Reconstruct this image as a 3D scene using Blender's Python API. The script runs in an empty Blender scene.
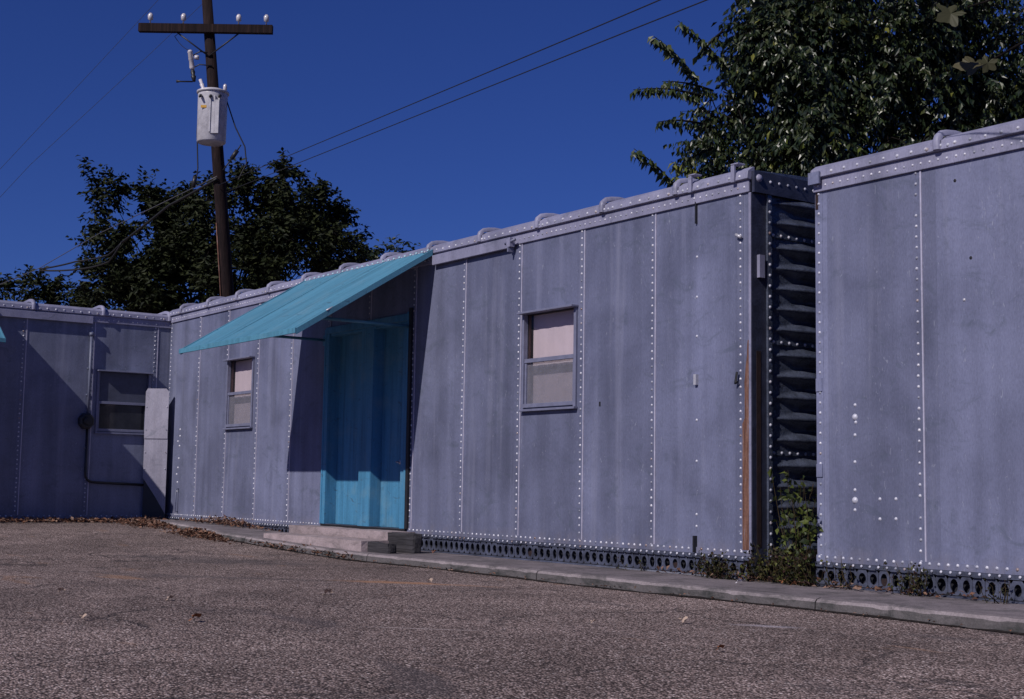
import bpy, math, random
from mathutils import Vector, Matrix, noise
R = math.radians
random.seed(7)
COL = bpy.context.scene.collection

# ------------------------------------------------------------------ materials
def new_mat(name):
    m = bpy.data.materials.new(name); m.use_nodes = True
    nt = m.node_tree; nt.nodes.clear()
    out = nt.nodes.new('ShaderNodeOutputMaterial')
    b = nt.nodes.new('ShaderNodeBsdfPrincipled')
    nt.links.new(b.outputs[0], out.inputs[0])
    return m, nt, b, out
class NT:
    def __init__(s, nt): s.nt = nt
    def n(s, t, **k):
        x = s.nt.nodes.new(t)
        for a, v in k.items(): setattr(x, a, v)
        return x
    def link(s, a, b): s.nt.links.new(a, b)
    def coord(s, scale=(1,1,1), which='Object', loc=(0,0,0)):
        tc = s.n('ShaderNodeTexCoord'); mp = s.n('ShaderNodeMapping')
        s.link(tc.outputs[which], mp.inputs[0]); mp.inputs['Scale'].default_value = scale
        mp.inputs['Location'].default_value = loc
        return mp.outputs[0]
    def noise(s, vec, scale, detail=4, rough=.55, dist=0):
        x = s.n('ShaderNodeTexNoise'); s.link(vec, x.inputs['Vector'])
        x.inputs['Scale'].default_value = scale; x.inputs['Detail'].default_value = detail
        x.inputs['Roughness'].default_value = rough; x.inputs['Distortion'].default_value = dist
        return x.outputs['Fac']
    def ramp(s, fac, stops, interp='LINEAR'):
        x = s.n('ShaderNodeValToRGB'); s.link(fac, x.inputs[0]); cr = x.color_ramp; cr.interpolation = interp
        while len(cr.elements) < len(stops): cr.elements.new(.5)
        for e, (p, c) in zip(cr.elements, stops):
            e.position = p; e.color = (c, c, c, 1) if not hasattr(c, '__len__') else (*c, 1)
        return x.outputs[0]
    def mix(s, fac, a, b, mode='MIX'):
        x = s.n('ShaderNodeMix', data_type='RGBA', blend_type=mode, clamp_factor=True)
        for i, v in ((0, fac), (6, a), (7, b)):
            sock = x.inputs[i]
            if hasattr(v, 'is_linked'): s.link(v, sock)
            elif hasattr(v, '__len__'): sock.default_value = (*v, 1)
            else: sock.default_value = v if i == 0 else (v, v, v, 1)
        return x.outputs[2]
    def math(s, op, a, b=0., c=None):
        x = s.n('ShaderNodeMath', operation=op)
        for i, v in enumerate((a, b) if c is None else (a, b, c)):
            if hasattr(v, 'is_linked'): s.link(v, x.inputs[i])
            else: x.inputs[i].default_value = v
        return x.outputs[0]
    def bump(s, h, strength, dist, bsdf, prev=None):
        x = s.n('ShaderNodeBump'); s.link(h, x.inputs['Height'])
        x.inputs['Strength'].default_value = strength; x.inputs['Distance'].default_value = dist
        if prev: s.link(prev, x.inputs['Normal'])
        s.link(x.outputs[0], bsdf.inputs['Normal']); return x.outputs[0]

def simple(name, col, rough=.6, metal=0., var=.25, scale=6., bump=.1, spec=.4):
    m, nt, b, o = new_mat(name); N = NT(nt)
    v = N.coord()
    n1 = N.noise(v, scale, 5, .6); n2 = N.noise(v, scale*7, 3, .6)
    f = N.math('ADD', N.math('MULTIPLY', n1, .7), N.math('MULTIPLY', n2, .3))
    c = N.ramp(f, [(.3, tuple(x*(1-var) for x in col)), (.7, tuple(min(1, x*(1+var)) for x in col))])
    N.link(c, b.inputs['Base Color'])
    b.inputs['Roughness'].default_value = rough; b.inputs['Metallic'].default_value = metal
    b.inputs['Specular IOR Level'].default_value = spec
    if bump: N.bump(n2, bump, .01, b)
    return m

def painted_steel(name, base, x0=0., streak=1.0, panel_tint=True):
    """grey-lilac weathered paint on sheet steel; local x along the car, z up"""
    m, nt, b, o = new_mat(name); N = NT(nt)
    tc = N.n('ShaderNodeTexCoord'); sep = N.n('ShaderNodeSeparateXYZ'); N.link(tc.outputs['Object'], sep.inputs[0])
    # one tone per sheet
    idx = N.math('FLOOR', N.math('DIVIDE', N.math('ADD', sep.outputs[0], x0), 1.015))
    wn = N.n('ShaderNodeTexWhiteNoise', noise_dimensions='1D'); N.link(idx, wn.inputs['W'])
    tone = N.ramp(wn.outputs['Value'], [(0, .80), (1, 1.10)])
    s1 = N.noise(N.coord((4.5, 4.5, .30)), 1.0, 4, .5, .25)
    s2 = N.noise(N.coord((24, 24, .9)), 1.0, 3, .5)
    big = N.noise(N.coord((1, 1, .8)), 1.3, 4, .6, .4)
    fine = N.noise(N.coord((2.2, 2.2, .8)), 38, 5, .75)
    c = N.mix(1.0, base, tone, 'MULTIPLY') if panel_tint else N.mix(0., base, base)
    c = N.mix(1.0, c, N.ramp(s1, [(.28, 1-.20*streak), (.5, 1.), (.74, 1+.18*streak)]), 'MULTIPLY')
    c = N.mix(1.0, c, N.ramp(s2, [(.25, 1-.05*streak), (.5, 1.), (.75, 1+.05*streak)]), 'MULTIPLY')
    c = N.mix(1.0, c, N.ramp(big, [(.25, .68), (.5, 1.), (.75, 1.25)]), 'MULTIPLY')
    c = N.mix(1.0, c, N.ramp(fine, [(.28, .78), (.5, 1.), (.72, 1.2)]), 'MULTIPLY')
    # pale chalky washes running down
    ch = N.noise(N.coord((5.5, 5.5, .25), loc=(3.7, 0, 1.1)), 1.0, 6, .65)
    c = N.mix(N.ramp(ch, [(.54, 0.), (.75, .42)]), c, (.27, .28, .38))
    # grime near the foot and dark scuffs
    scf = N.noise(N.coord((1.3, 1.3, 2.2), loc=(9, 2, 4)), 2.2, 8, .72, 1.2)
    c = N.mix(N.ramp(scf, [(.54, 0.), (.70, .5)]), c, (.070, .088, .118))
    lowz = N.ramp(sep.outputs[2], [(0.0, .45), (.11, .0)])
    c = N.mix(N.math('MULTIPLY', lowz, N.ramp(N.noise(N.coord((4, 4, 2)), 2, 5, .6), [(.4, 0.), (.65, 1.)])), c, (.20, .18, .20))
    rs = N.noise(N.coord((3, 3, 3), loc=(2, 2, 6)), 14, 3, .6)
    c = N.mix(N.ramp(rs, [(.735, 0.), (.765, .8)]), c, (.06, .035, .035))
    # faint brush marks (cleaned graffiti) as lighter curved scratches
    sc = N.noise(N.coord((30, 30, 9), loc=(1, 7, 3)), 1.0, 2, .5, 2.5)
    c = N.mix(N.ramp(sc, [(.68, 0.), (.75, .4)]), c, (.38, .40, .48))
    N.link(c, b.inputs['Base Color'])
    b.inputs['Specular IOR Level'].default_value = .35
    N.link(N.ramp(big, [(.3, .34), (.7, .54)]), b.inputs['Roughness'])
    oc = N.noise(N.coord((1, 1, .9)), 1.6, 2, .5, .3)
    p = N.bump(oc, .35, .05, b)
    dn = N.noise(N.coord((1, 1, 1), loc=(5, 1, 8)), 6, 2, .5)
    p = N.bump(dn, .25, .012, b, p)
    N.bump(fine, .12, .004, b, p)
    return m

M = {}
STEEL = (.146, .159, .250)
M['steel'] = painted_steel('weathered grey lilac paint', STEEL, 1.19)
M['steel_left'] = painted_steel('weathered grey blue paint', (.165, .182, .270), 1.24)
M['steel_right'] = painted_steel('weathered pale lilac paint', (.156, .169, .264), .2, .8)
M['trim'] = painted_steel('pale lilac paint on the eaves', (.235, .235, .335), 0, .7, False)
M['bead'] = simple('sheet edge with painted highlight', (.40, .39, .50), .4, 0, .25, 9, .1, .6)  # the seam's bright highlight line is put into this pale colour
M['rivet'] = simple('bright rivet heads with painted glints', (.42, .42, .52), .25, .0, .25, 20, 0, .9)  # replaced below; glints put into the pale colour
def rivet_mat():
    m, nt, b, o = new_mat('painted rivet heads'); N = NT(nt)
    g = N.n('ShaderNodeNewGeometry')
    N.link(N.ramp(g.outputs['Random Per Island'], [(0, (.16, .17, .23)), (.3, (.40, .41, .50)), (.9, (.60, .60, .68)), (1, (.16, .09, .07))]), b.inputs['Base Color'])  # pale tones put the specular glints into the colour, last stop is rust
    N.link(N.ramp(g.outputs['Random Per Island'], [(0, .5), (1, .22)]), b.inputs['Roughness']); b.inputs['Specular IOR Level'].default_value = .8
    return m
M['rivet'] = rivet_mat()
M['endpaint'] = simple('dark navy paint on the end wall', (.056, .066, .100), .26, 0, .6, 9, .6, .9)
M['post'] = simple('dark corner post paint', (.028, .032, .058), .5, 0, .5, 8, .3)
M['sill'] = simple('dark blue grey sill paint', (.062, .070, .108), .5, 0, .75, 5, .4)
M['silldark'] = simple('dark underframe', (.012, .013, .02), .8, 0, .3, 8, .2)
M['roof'] = simple('grey painted roof', (.22, .22, .28), .55, 0, .25, 5, .2)
M['frame'] = simple('grey window frame', (.16, .168, .25), .45, 0, .2, 12, .1)
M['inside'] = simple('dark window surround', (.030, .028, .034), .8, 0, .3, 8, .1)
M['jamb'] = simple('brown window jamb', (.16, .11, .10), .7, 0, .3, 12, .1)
M['blind'] = simple('off white roller blind', (.53, .45, .49), .85, 0, .06, 4, .05, .2)
M['blindlow'] = simple('grey shaded cloth behind the screen', (.30, .27, .31), .9, 0, .2, 6, .05, .2)
M['sheet'] = painted_steel('pale sheet metal', (.27, .26, .33), 0, .8, False)
M['black'] = simple('black metal', (.018, .018, .022), .45, 0, .3, 10, .1)
M['wire'] = simple('black cable', (.012, .012, .014), .6, 0, .2, 10, 0)
M['wiregrey'] = simple('grey aluminium cable', (.11, .11, .13), .5, .3, .2, 10, 0)
M['bolt'] = simple('pale bolt', (.45, .45, .5), .35, .2, .2, 20, 0, .7)
M['tank'] = simple('light grey transformer enamel', (.44, .43, .47), .42, 0, .30, 7, .05, .5)
M['porcelain'] = simple('grey porcelain', (.55, .52, .55), .2, 0, .15, 9, 0, .7)
M['yellow'] = simple('amber plate', (.55, .30, .03), .5, 0, .1, 9, 0)

def turq(name, col, scale):
    m, nt, b, o = new_mat(name); N = NT(nt)
    s = N.noise(N.coord(scale), 1.0, 6, .65, .3); f = N.noise(N.coord((1, 1, 1)), 40, 4, .7); g = N.noise(N.coord((1,1,1)), 3, 5, .6)
    c = N.mix(1.0, col, N.ramp(s, [(.25, .58), (.5, 1.), (.75, 1.22)]), 'MULTIPLY')
    c = N.mix(1.0, c, N.ramp(f, [(.3, .9), (.7, 1.07)]), 'MULTIPLY')
    c = N.mix(N.ramp(g, [(.52, 0.), (.72, .5)]), c, (.15, .27, .34))
    sp = N.noise(N.coord((1.6, 5, 5), loc=(3, 3, 3)), 2.6, 6, .7, .8)
    c = N.mix(N.ramp(sp, [(.60, 0.), (.68, .65)]), c, (.05, .09, .13))
    N.link(c, b.inputs['Base Color']); b.inputs['Roughness'].default_value = .5
    b.inputs['Specular IOR Level'].default_value = .3
    N.bump(f, .2, .004, b)
    return m
M['turq'] = turq('turquoise awning paint', (.085, .25, .36), (9, .6, .6))
M['turqpale'] = simple('pale turquoise rivets', (.28, .50, .58), .3, 0, .15, 12, 0, .7)
M['door'] = turq('blue door paint', (.062, .215, .37), (14, 14, .6))

def rust_mat():
    m, nt, b, o = new_mat('rusted bare steel'); N = NT(nt)
    s = N.noise(N.coord((40, 40, 3.0)), 1.0, 6, .7, .6); f = N.noise(N.coord((1,1,1)), 55, 5, .7)
    c = N.ramp(s, [(.3, (.03, .014, .012)), (.46, (.11, .045, .03)), (.58, (.19, .095, .065)), (.68, (.16, .14, .18))])
    c = N.mix(1.0, c, N.ramp(f, [(.3, .75), (.7, 1.2)]), 'MULTIPLY')
    N.link(c, b.inputs['Base Color']); b.inputs['Roughness'].default_value = .85
    N.bump(f, .4, .003, b); return m
M['rust'] = rust_mat()
M['rustdark'] = simple('dark rusty post stain', (.024, .012, .012), .8, 0, .6, 14, .3)
M['board'] = simple('dull grey sash board', (.06, .068, .105), .6, 0, .25, 7, .1)

def asphalt_mat():
    m, nt, b, o = new_mat('worn chip seal asphalt'); N = NT(nt)
    co = N.coord()
    big = N.noise(co, .35, 5, .6, .5); mid = N.noise(co, 2.1, 6, .65, .4); fine = N.noise(co, 90, 3, .7)
    vor = N.n('ShaderNodeTexVoronoi'); N.link(co, vor.inputs['Vector']); vor.inputs['Scale'].default_value = 88
    sepc = N.n('ShaderNodeSeparateColor'); N.link(vor.outputs['Color'], sepc.inputs[0])
    chip = N.ramp(sepc.outputs[0], [(0, (.06, .044, .043)), (.4, (.235, .176, .165)), (.70, (.44, .33, .305)), (.9, (.62, .48, .455)), (1, (.88, .76, .74))])
    edge = N.ramp(vor.outputs['Distance'], [(.25, 1.1), (.70, .22)])
    c = N.mix(1.0, chip, edge, 'MULTIPLY')
    c = N.mix(1.0, c, N.ramp(mid, [(.3, .78), (.7, 1.22)]), 'MULTIPLY')
    c = N.mix(1.0, c, N.ramp(big, [(.32, .66), (.65, 1.2)]), 'MULTIPLY')
    c = N.mix(1.0, c, N.ramp(fine, [(.3, .8), (.7, 1.2)]), 'MULTIPLY')
    # smoother dark tar patches, elongated across the lot
    tar = N.noise(N.coord((.45, 1.5, 1), loc=(2.3, 4.1, 0)), 1.0, 5, .6, .6)
    c = N.mix(N.ramp(tar, [(.60, 0.), (.68, .55)]), c, (.07, .06, .066))
    # cracks
    w1 = N.noise(co, 1.2, 5, .6)
    cv = N.n('ShaderNodeTexVoronoi', feature='DISTANCE_TO_EDGE'); cv.inputs['Scale'].default_value = .42
    add = N.n('ShaderNodeVectorMath', operation='ADD'); N.link(co, add.inputs[0])
    nz = N.n('ShaderNodeTexNoise'); N.link(co, nz.inputs['Vector']); nz.inputs['Scale'].default_value = 1.4; nz.inputs['Detail'].default_value = 7
    sc = N.n('ShaderNodeVectorMath', operation='SCALE'); N.link(nz.outputs['Color'], sc.inputs[0]); sc.inputs['Scale'].default_value = .9
    N.link(sc.outputs[0], add.inputs[1]); N.link(add.outputs[0], cv.inputs['Vector'])
    crack = N.ramp(cv.outputs['Distance'], [(.0, 1.), (.005, .8), (.011, 0.)])
    crack = N.math('MULTIPLY', crack, N.ramp(w1, [(.44, 0.), (.56, .6)]))
    c = N.mix(crack, c, (.03, .026, .028))
    # rusty stain patches
    st = N.noise(N.coord((.8, 2.6, 1), loc=(7.1, 1.9, 0)), 1.0, 4, .6, .3)
    c = N.mix(N.ramp(st, [(.64, 0.), (.74, .5)]), c, (.34, .19, .11))
    def spot(x, y, sx, sy, col, amt, c):
        mp = N.n('ShaderNodeMapping', vector_type='TEXTURE'); tc_ = N.n('ShaderNodeTexCoord'); N.link(tc_.outputs['Object'], mp.inputs[0])
        mp.inputs['Location'].default_value = (x, y, 0); mp.inputs['Scale'].default_value = (sx, sy, 1000)
        mp.inputs['Rotation'].default_value = (0, 0, .62)
        ln = N.n('ShaderNodeVectorMath', operation='LENGTH'); N.link(mp.outputs[0], ln.inputs[0])
        fz = N.math('ADD', ln.outputs['Value'], N.math('MULTIPLY', N.math('SUBTRACT', mid, .5), 2.4))
        return N.mix(N.ramp(fz, [(.35, amt), (1., 0.)]), c, col)
    c = spot(-1.75, -2.05, .75, .16, (.42, .22, .12), .65, c)
    c = spot(-5.3, -2.2, 1.6, .5, (.075, .066, .072), .55, c)
    c = spot(-3.2, -3.3, 1.3, .22, (.08, .07, .075), .5, c)
    c = spot(2.1, -2.0, .28, .10, (.50, .46, .52), .5, c)
    c = spot(1.15, -3.95, .55, .02, (.60, .52, .52), .7, c)
    N.link(c, b.inputs['Base Color']); b.inputs['Roughness'].default_value = .9; b.inputs['Specular IOR Level'].default_value = .2
    h = N.math('SUBTRACT', 1.0, vor.outputs['Distance'])
    p = N.bump(h, .7, .012, b)
    p = N.bump(mid, .5, .03, b, p)
    N.bump(N.math('SUBTRACT', 1.0, crack), .8, .02, b, p)
    return m
M['asphalt'] = asphalt_mat()

def concrete_mat(name, col, stain=.5):
    m, nt, b, o = new_mat(name); N = NT(nt); co = N.coord()
    big = N.noise(co, 1.1, 6, .65, .5); fine = N.noise(co, 70, 4, .75); mid = N.noise(co, 9, 5, .65)
    c = N.mix(1.0, col, N.ramp(big, [(.3, .75), (.7, 1.18)]), 'MULTIPLY')
    c = N.mix(1.0, c, N.ramp(fine, [(.3, .74), (.7, 1.2)]), 'MULTIPLY')
    c = N.mix(1.0, c, N.ramp(mid, [(.3, .86), (.7, 1.1)]), 'MULTIPLY')
    st = N.noise(N.coord((1.5, 1.5, 4), loc=(4, 4, 1)), 2.0, 7, .7, .6)
    c = N.mix(N.ramp(st, [(.48, 0.), (.62, stain)]), c, (.035, .038, .038))
    N.link(c, b.inputs['Base Color']); b.inputs['Roughness'].default_value = .92; b.inputs['Specular IOR Level'].default_value = .2
    p = N.bump(mid, .5, .02, b); N.bump(fine, .5, .006, b, p)
    return m
M['conc'] = concrete_mat('grey sidewalk concrete', (.19, .165, .18), .5)
M['kerb'] = concrete_mat('stained kerb concrete', (.125, .115, .12), .9)
M['lip'] = concrete_mat('pale kerb lip with painted highlight', (.27, .235, .25), .6)  # lit edge line of the kerb put into the colour
M['crack_shade'] = simple('black dirt in the gutter', (.022, .018, .018), .95, 0, .5, 20, .5, .1)  # near-black colour holds the crack shadow at the kerb
M['step'] = concrete_mat('pink grey step concrete', (.36, .295, .31), .35)
def wood_mat(name, col):
    m, nt, b, o = new_mat(name); N = NT(nt)
    s = N.noise(N.coord((1.2, 25, 25)), 1.0, 7, .7, .5); f = N.noise(N.coord((1,1,1)), 30, 4, .7)
    c = N.mix(1.0, col, N.ramp(s, [(.3, .45), (.5, 1.), (.7, 1.7)]), 'MULTIPLY')
    N.link(c, b.inputs['Base Color']); b.inputs['Roughness'].default_value = .9; b.inputs['Specular IOR Level'].default_value = .2
    N.bump(s, .8, .02, b); return m
M['timber'] = wood_mat('weathered grey timber', (.042, .040, .046))
def pole_mat():
    m, nt, b, o = new_mat('dark creosoted pole'); N = NT(nt)
    s = N.noise(N.coord((22, 22, .5)), 1.0, 6, .7); 
    c = N.ramp(s, [(.3, (.006, .004, .005)), (.55, (.018, .011, .012)), (.75, (.05, .028, .026))])
    N.link(c, b.inputs['Base Color']); b.inputs['Roughness'].default_value = .85; b.inputs['Specular IOR Level'].default_value = .15
    N.bump(s, .6, .02, b); return m
M['pole'] = pole_mat()

def leaf_mat(name, cols, rough=.5, spec=.3, trans=.15):
    m, nt, b, o = new_mat(name); N = NT(nt)
    g = N.n('ShaderNodeNewGeometry')
    c = N.ramp(g.outputs['Random Per Island'], [(i/(max(1, len(cols)-1)), k) for i, k in enumerate(cols)])
    N.link(c, b.inputs['Base Color']); b.inputs['Roughness'].default_value = rough
    b.inputs['Specular IOR Level'].default_value = spec
    if trans:
        t = N.n('ShaderNodeBsdfTranslucent'); N.link(c, t.inputs['Color'])
        x = N.n('ShaderNodeMixShader'); x.inputs[0].default_value = trans
        N.link(b.outputs[0], x.inputs[1]); N.link(t.outputs[0], x.inputs[2]); N.link(x.outputs[0], o.inputs[0])
    return m
M['leaf_far'] = leaf_mat('dark oak leaves', [(.006, .009, .004), (.014, .020, .007), (.030, .036, .012)], .6, .15, .05)
M['leaf_near'] = leaf_mat('deep green drooping leaves', [(.007, .013, .007), (.013, .024, .010), (.026, .042, .015), (.050, .060, .020)], .36, .45, .1)
M['leaf_spray'] = leaf_mat('sunlit green leaves', [(.018, .030, .010), (.04, .058, .016), (.065, .075, .022)], .42, .4, .15)  # lighter copy of the tree's green, sunlight put into the colour
M['leaf_yellow'] = leaf_mat('yellow green leaves', [(.10, .13, .02), (.16, .16, .03)], .45, .3, .2)
M['syc'] = leaf_mat('sycamore leaves', [(.035, .038, .018), (.075, .07, .034), (.10, .075, .04)], .55, .3, .2)
M['weed'] = leaf_mat('weed leaves', [(.010, .012, .006), (.022, .028, .010), (.02, .012, .010), (.06, .075, .015), (.035, .014, .012), (.015, .010, .010), (.13, .14, .03)], .6, .25, .15)
M['vine'] = leaf_mat('vine leaves', [(.012, .020, .009), (.035, .05, .014), (.10, .125, .025)], .5, .3, .2)
M['dead'] = leaf_mat('fallen brown leaves', [(.05, .028, .022), (.15, .07, .045), (.20, .105, .07), (.27, .18, .14), (.07, .04, .035)], .8, .15, .05)
M['deadpale'] = leaf_mat('fallen tan leaves', [(.38, .27, .21), (.46, .36, .30)], .8, .15, .05)
M['deadbrown'] = leaf_mat('fallen russet leaf', [(.24, .10, .05), (.24, .10, .05)], .8, .15, .05)
M['paper'] = simple('white paper scrap', (.62, .6, .66), .8, 0, .05, 10, 0)
M['bark'] = simple('dark bark', (.010, .008, .008), .9, 0, .4, 12, .6, .1)
M['stem'] = simple('thin weed stem', (.06, .045, .025), .8, 0, .3, 12, 0, .1)
def glass_mat(name, dark=False):
    m, nt, b, o = new_mat(name); N = NT(nt)
    if dark:
        b.inputs['Base Color'].default_value = (.012, .013, .018, 1); b.inputs['Roughness'].default_value = .08
        N.link(N.ramp(N.noise(N.coord(), 4, 5, .6), [(.3, (.010, .011, .016)), (.7, (.030, .032, .04))]), b.inputs['Base Color'])
        return m
    nt.nodes.remove(b)
    t = N.n('ShaderNodeBsdfTransparent'); t.inputs[0].default_value = (.93, .93, .95, 1)
    g = N.n('ShaderNodeBsdfGlossy'); g.inputs['Roughness'].default_value = .03
    f = N.n('ShaderNodeFresnel'); f.inputs[0].default_value = 1.35
    x = N.n('ShaderNodeMixShader'); N.link(f.outputs[0], x.inputs[0]); N.link(t.outputs[0], x.inputs[1]); N.link(g.outputs[0], x.inputs[2])
    N.link(x.outputs[0], o.inputs[0]); return m
M['glass'] = glass_mat('window glass')
M['darkglass'] = glass_mat('dark window glass', True)
def screen_mat():
    m, nt, b, o = new_mat('grey insect mesh'); N = NT(nt)
    b.inputs['Base Color'].default_value = (.20, .20, .25, 1); b.inputs['Roughness'].default_value = .8
    t = N.n('ShaderNodeBsdfTransparent'); x = N.n('ShaderNodeMixShader')
    N.link(N.ramp(N.noise(N.coord(), 9, 3, .6), [(.3, .46), (.7, .62)]), x.inputs[0])
    N.link(t.outputs[0], x.inputs[1]); N.link(b.outputs[0], x.inputs[2]); N.link(x.outputs[0], o.inputs[0]); return m
M['screen'] = screen_mat()

# ------------------------------------------------------------------ mesh builder
class MB:
    def __init__(s): s.v = []; s.f = []; s.m = []; s.mats = []; s.sm = []
    def mi(s, mat):
        if mat not in s.mats: s.mats.append(mat)
        return s.mats.index(mat)
    def add(s, vs, fs, mat, smooth=False):
        k = len(s.v); s.v += [tuple(p) for p in vs]; i = s.mi(mat)
        for f in fs: s.f.append(tuple(k+a for a in f)); s.m.append(i); s.sm.append(smooth)
    def box(s, x0, x1, y0, y1, z0, z1, mat):
        s.add([(x0,y0,z0),(x1,y0,z0),(x1,y1,z0),(x0,y1,z0),(x0,y0,z1),(x1,y0,z1),(x1,y1,z1),(x0,y1,z1)],
              [(0,3,2,1),(4,5,6,7),(0,1,5,4),(1,2,6,5),(2,3,7,6),(3,0,4,7)], mat)
    def quad(s, a, b, c, d, mat): s.add([a,b,c,d], [(0,1,2,3)], mat)
    def dome(s, p, n, r, mat, seg=6, h=.7):
        n = Vector(n).normalized(); t = n.orthogonal().normalized(); u = n.cross(t); p = Vector(p)
        vs = []
        for rr, hh in ((1., 0.), (.72, .62)):
            for i in range(seg):
                a = 2*math.pi*i/seg
                vs.append(p + (t*math.cos(a)+u*math.sin(a))*r*rr + n*r*h*hh)
        vs.append(p + n*r*h)
        fs = [(i, (i+1) % seg, seg+(i+1) % seg, seg+i) for i in range(seg)] + [(seg+i, seg+(i+1) % seg, 2*seg) for i in range(seg)]
        s.add(vs, fs, mat, True)
    def tube(s, pts, r, mat, seg=8, cap=True):
        pts = [Vector(p) for p in pts]; n = len(pts)
        rs = r if hasattr(r, '__len__') else [r]*n
        vs = []; prev = None
        for i, p in enumerate(pts):
            d = (pts[min(i+1, n-1)]-pts[max(i-1, 0)]).normalized()
            t = d.orthogonal().normalized() if prev is None else (prev - d*prev.dot(d)).normalized()
            prev = t; u = d.cross(t)
            for k in range(seg):
                a = 2*math.pi*k/seg; vs.append(p + (t*math.cos(a)+u*math.sin(a))*rs[i])
        fs = [(i*seg+k, i*seg+(k+1) % seg, (i+1)*seg+(k+1) % seg, (i+1)*seg+k) for i in range(n-1) for k in range(seg)]
        if cap: fs += [tuple(range(seg))[::-1], tuple((n-1)*seg+k for k in range(seg))]
        s.add(vs, fs, mat, True)
    def extrude(s, prof, x0, x1, mat):
        """closed profile of (y, z) run along x"""
        n = len(prof); vs = [(x0, y, z) for y, z in prof] + [(x1, y, z) for y, z in prof]
        fs = [(i, (i+1) % n, n+(i+1) % n, n+i) for i in range(n)] + [tuple(range(n))[::-1], tuple(range(n, 2*n))]
        s.add(vs, fs, mat)
    def build(s, name, parent=None, bevel=0., loc=(0,0,0), rz=0):
        me = bpy.data.meshes.new(name); me.from_pydata(s.v, [], s.f)
        for m in s.mats: me.materials.append(m)
        me.polygons.foreach_set('material_index', s.m); me.polygons.foreach_set('use_smooth', s.sm); me.update()
        o = bpy.data.objects.new(name, me); COL.objects.link(o)
        o.location = loc; o.rotation_euler = (0, 0, rz)
        if parent: o.parent = parent
        if bevel:
            b = o.modifiers.new('bevel', 'BEVEL'); b.width = bevel; b.segments = 2; b.limit_method = 'ANGLE'
        return o
def tag(o, label=None, cat=None, group=None, kind=None):
    for k, v in (('label', label), ('category', cat), ('group', group), ('kind', kind)):
        if v: o[k] = v
    return o
def empty(name, loc=(0,0,0), rz=0):
    o = bpy.data.objects.new(name, None); COL.objects.link(o); o.location = loc; o.rotation_euler = (0, 0, rz); o.empty_display_size = .2
    return o

# ------------------------------------------------------------------ boxcar
H = 3.0
def hardware_row(mb, x0, x1, step, y, z, r, mat, n=(0,-1,0), jit=.0):
    k = int((x1-x0)/step)
    for i in range(k+1):
        mb.dome((x0+i*(x1-x0)/max(1,k) + random.uniform(-jit, jit), y, z+random.uniform(-jit, jit)), n, r*random.uniform(.9, 1.1), mat)

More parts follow.
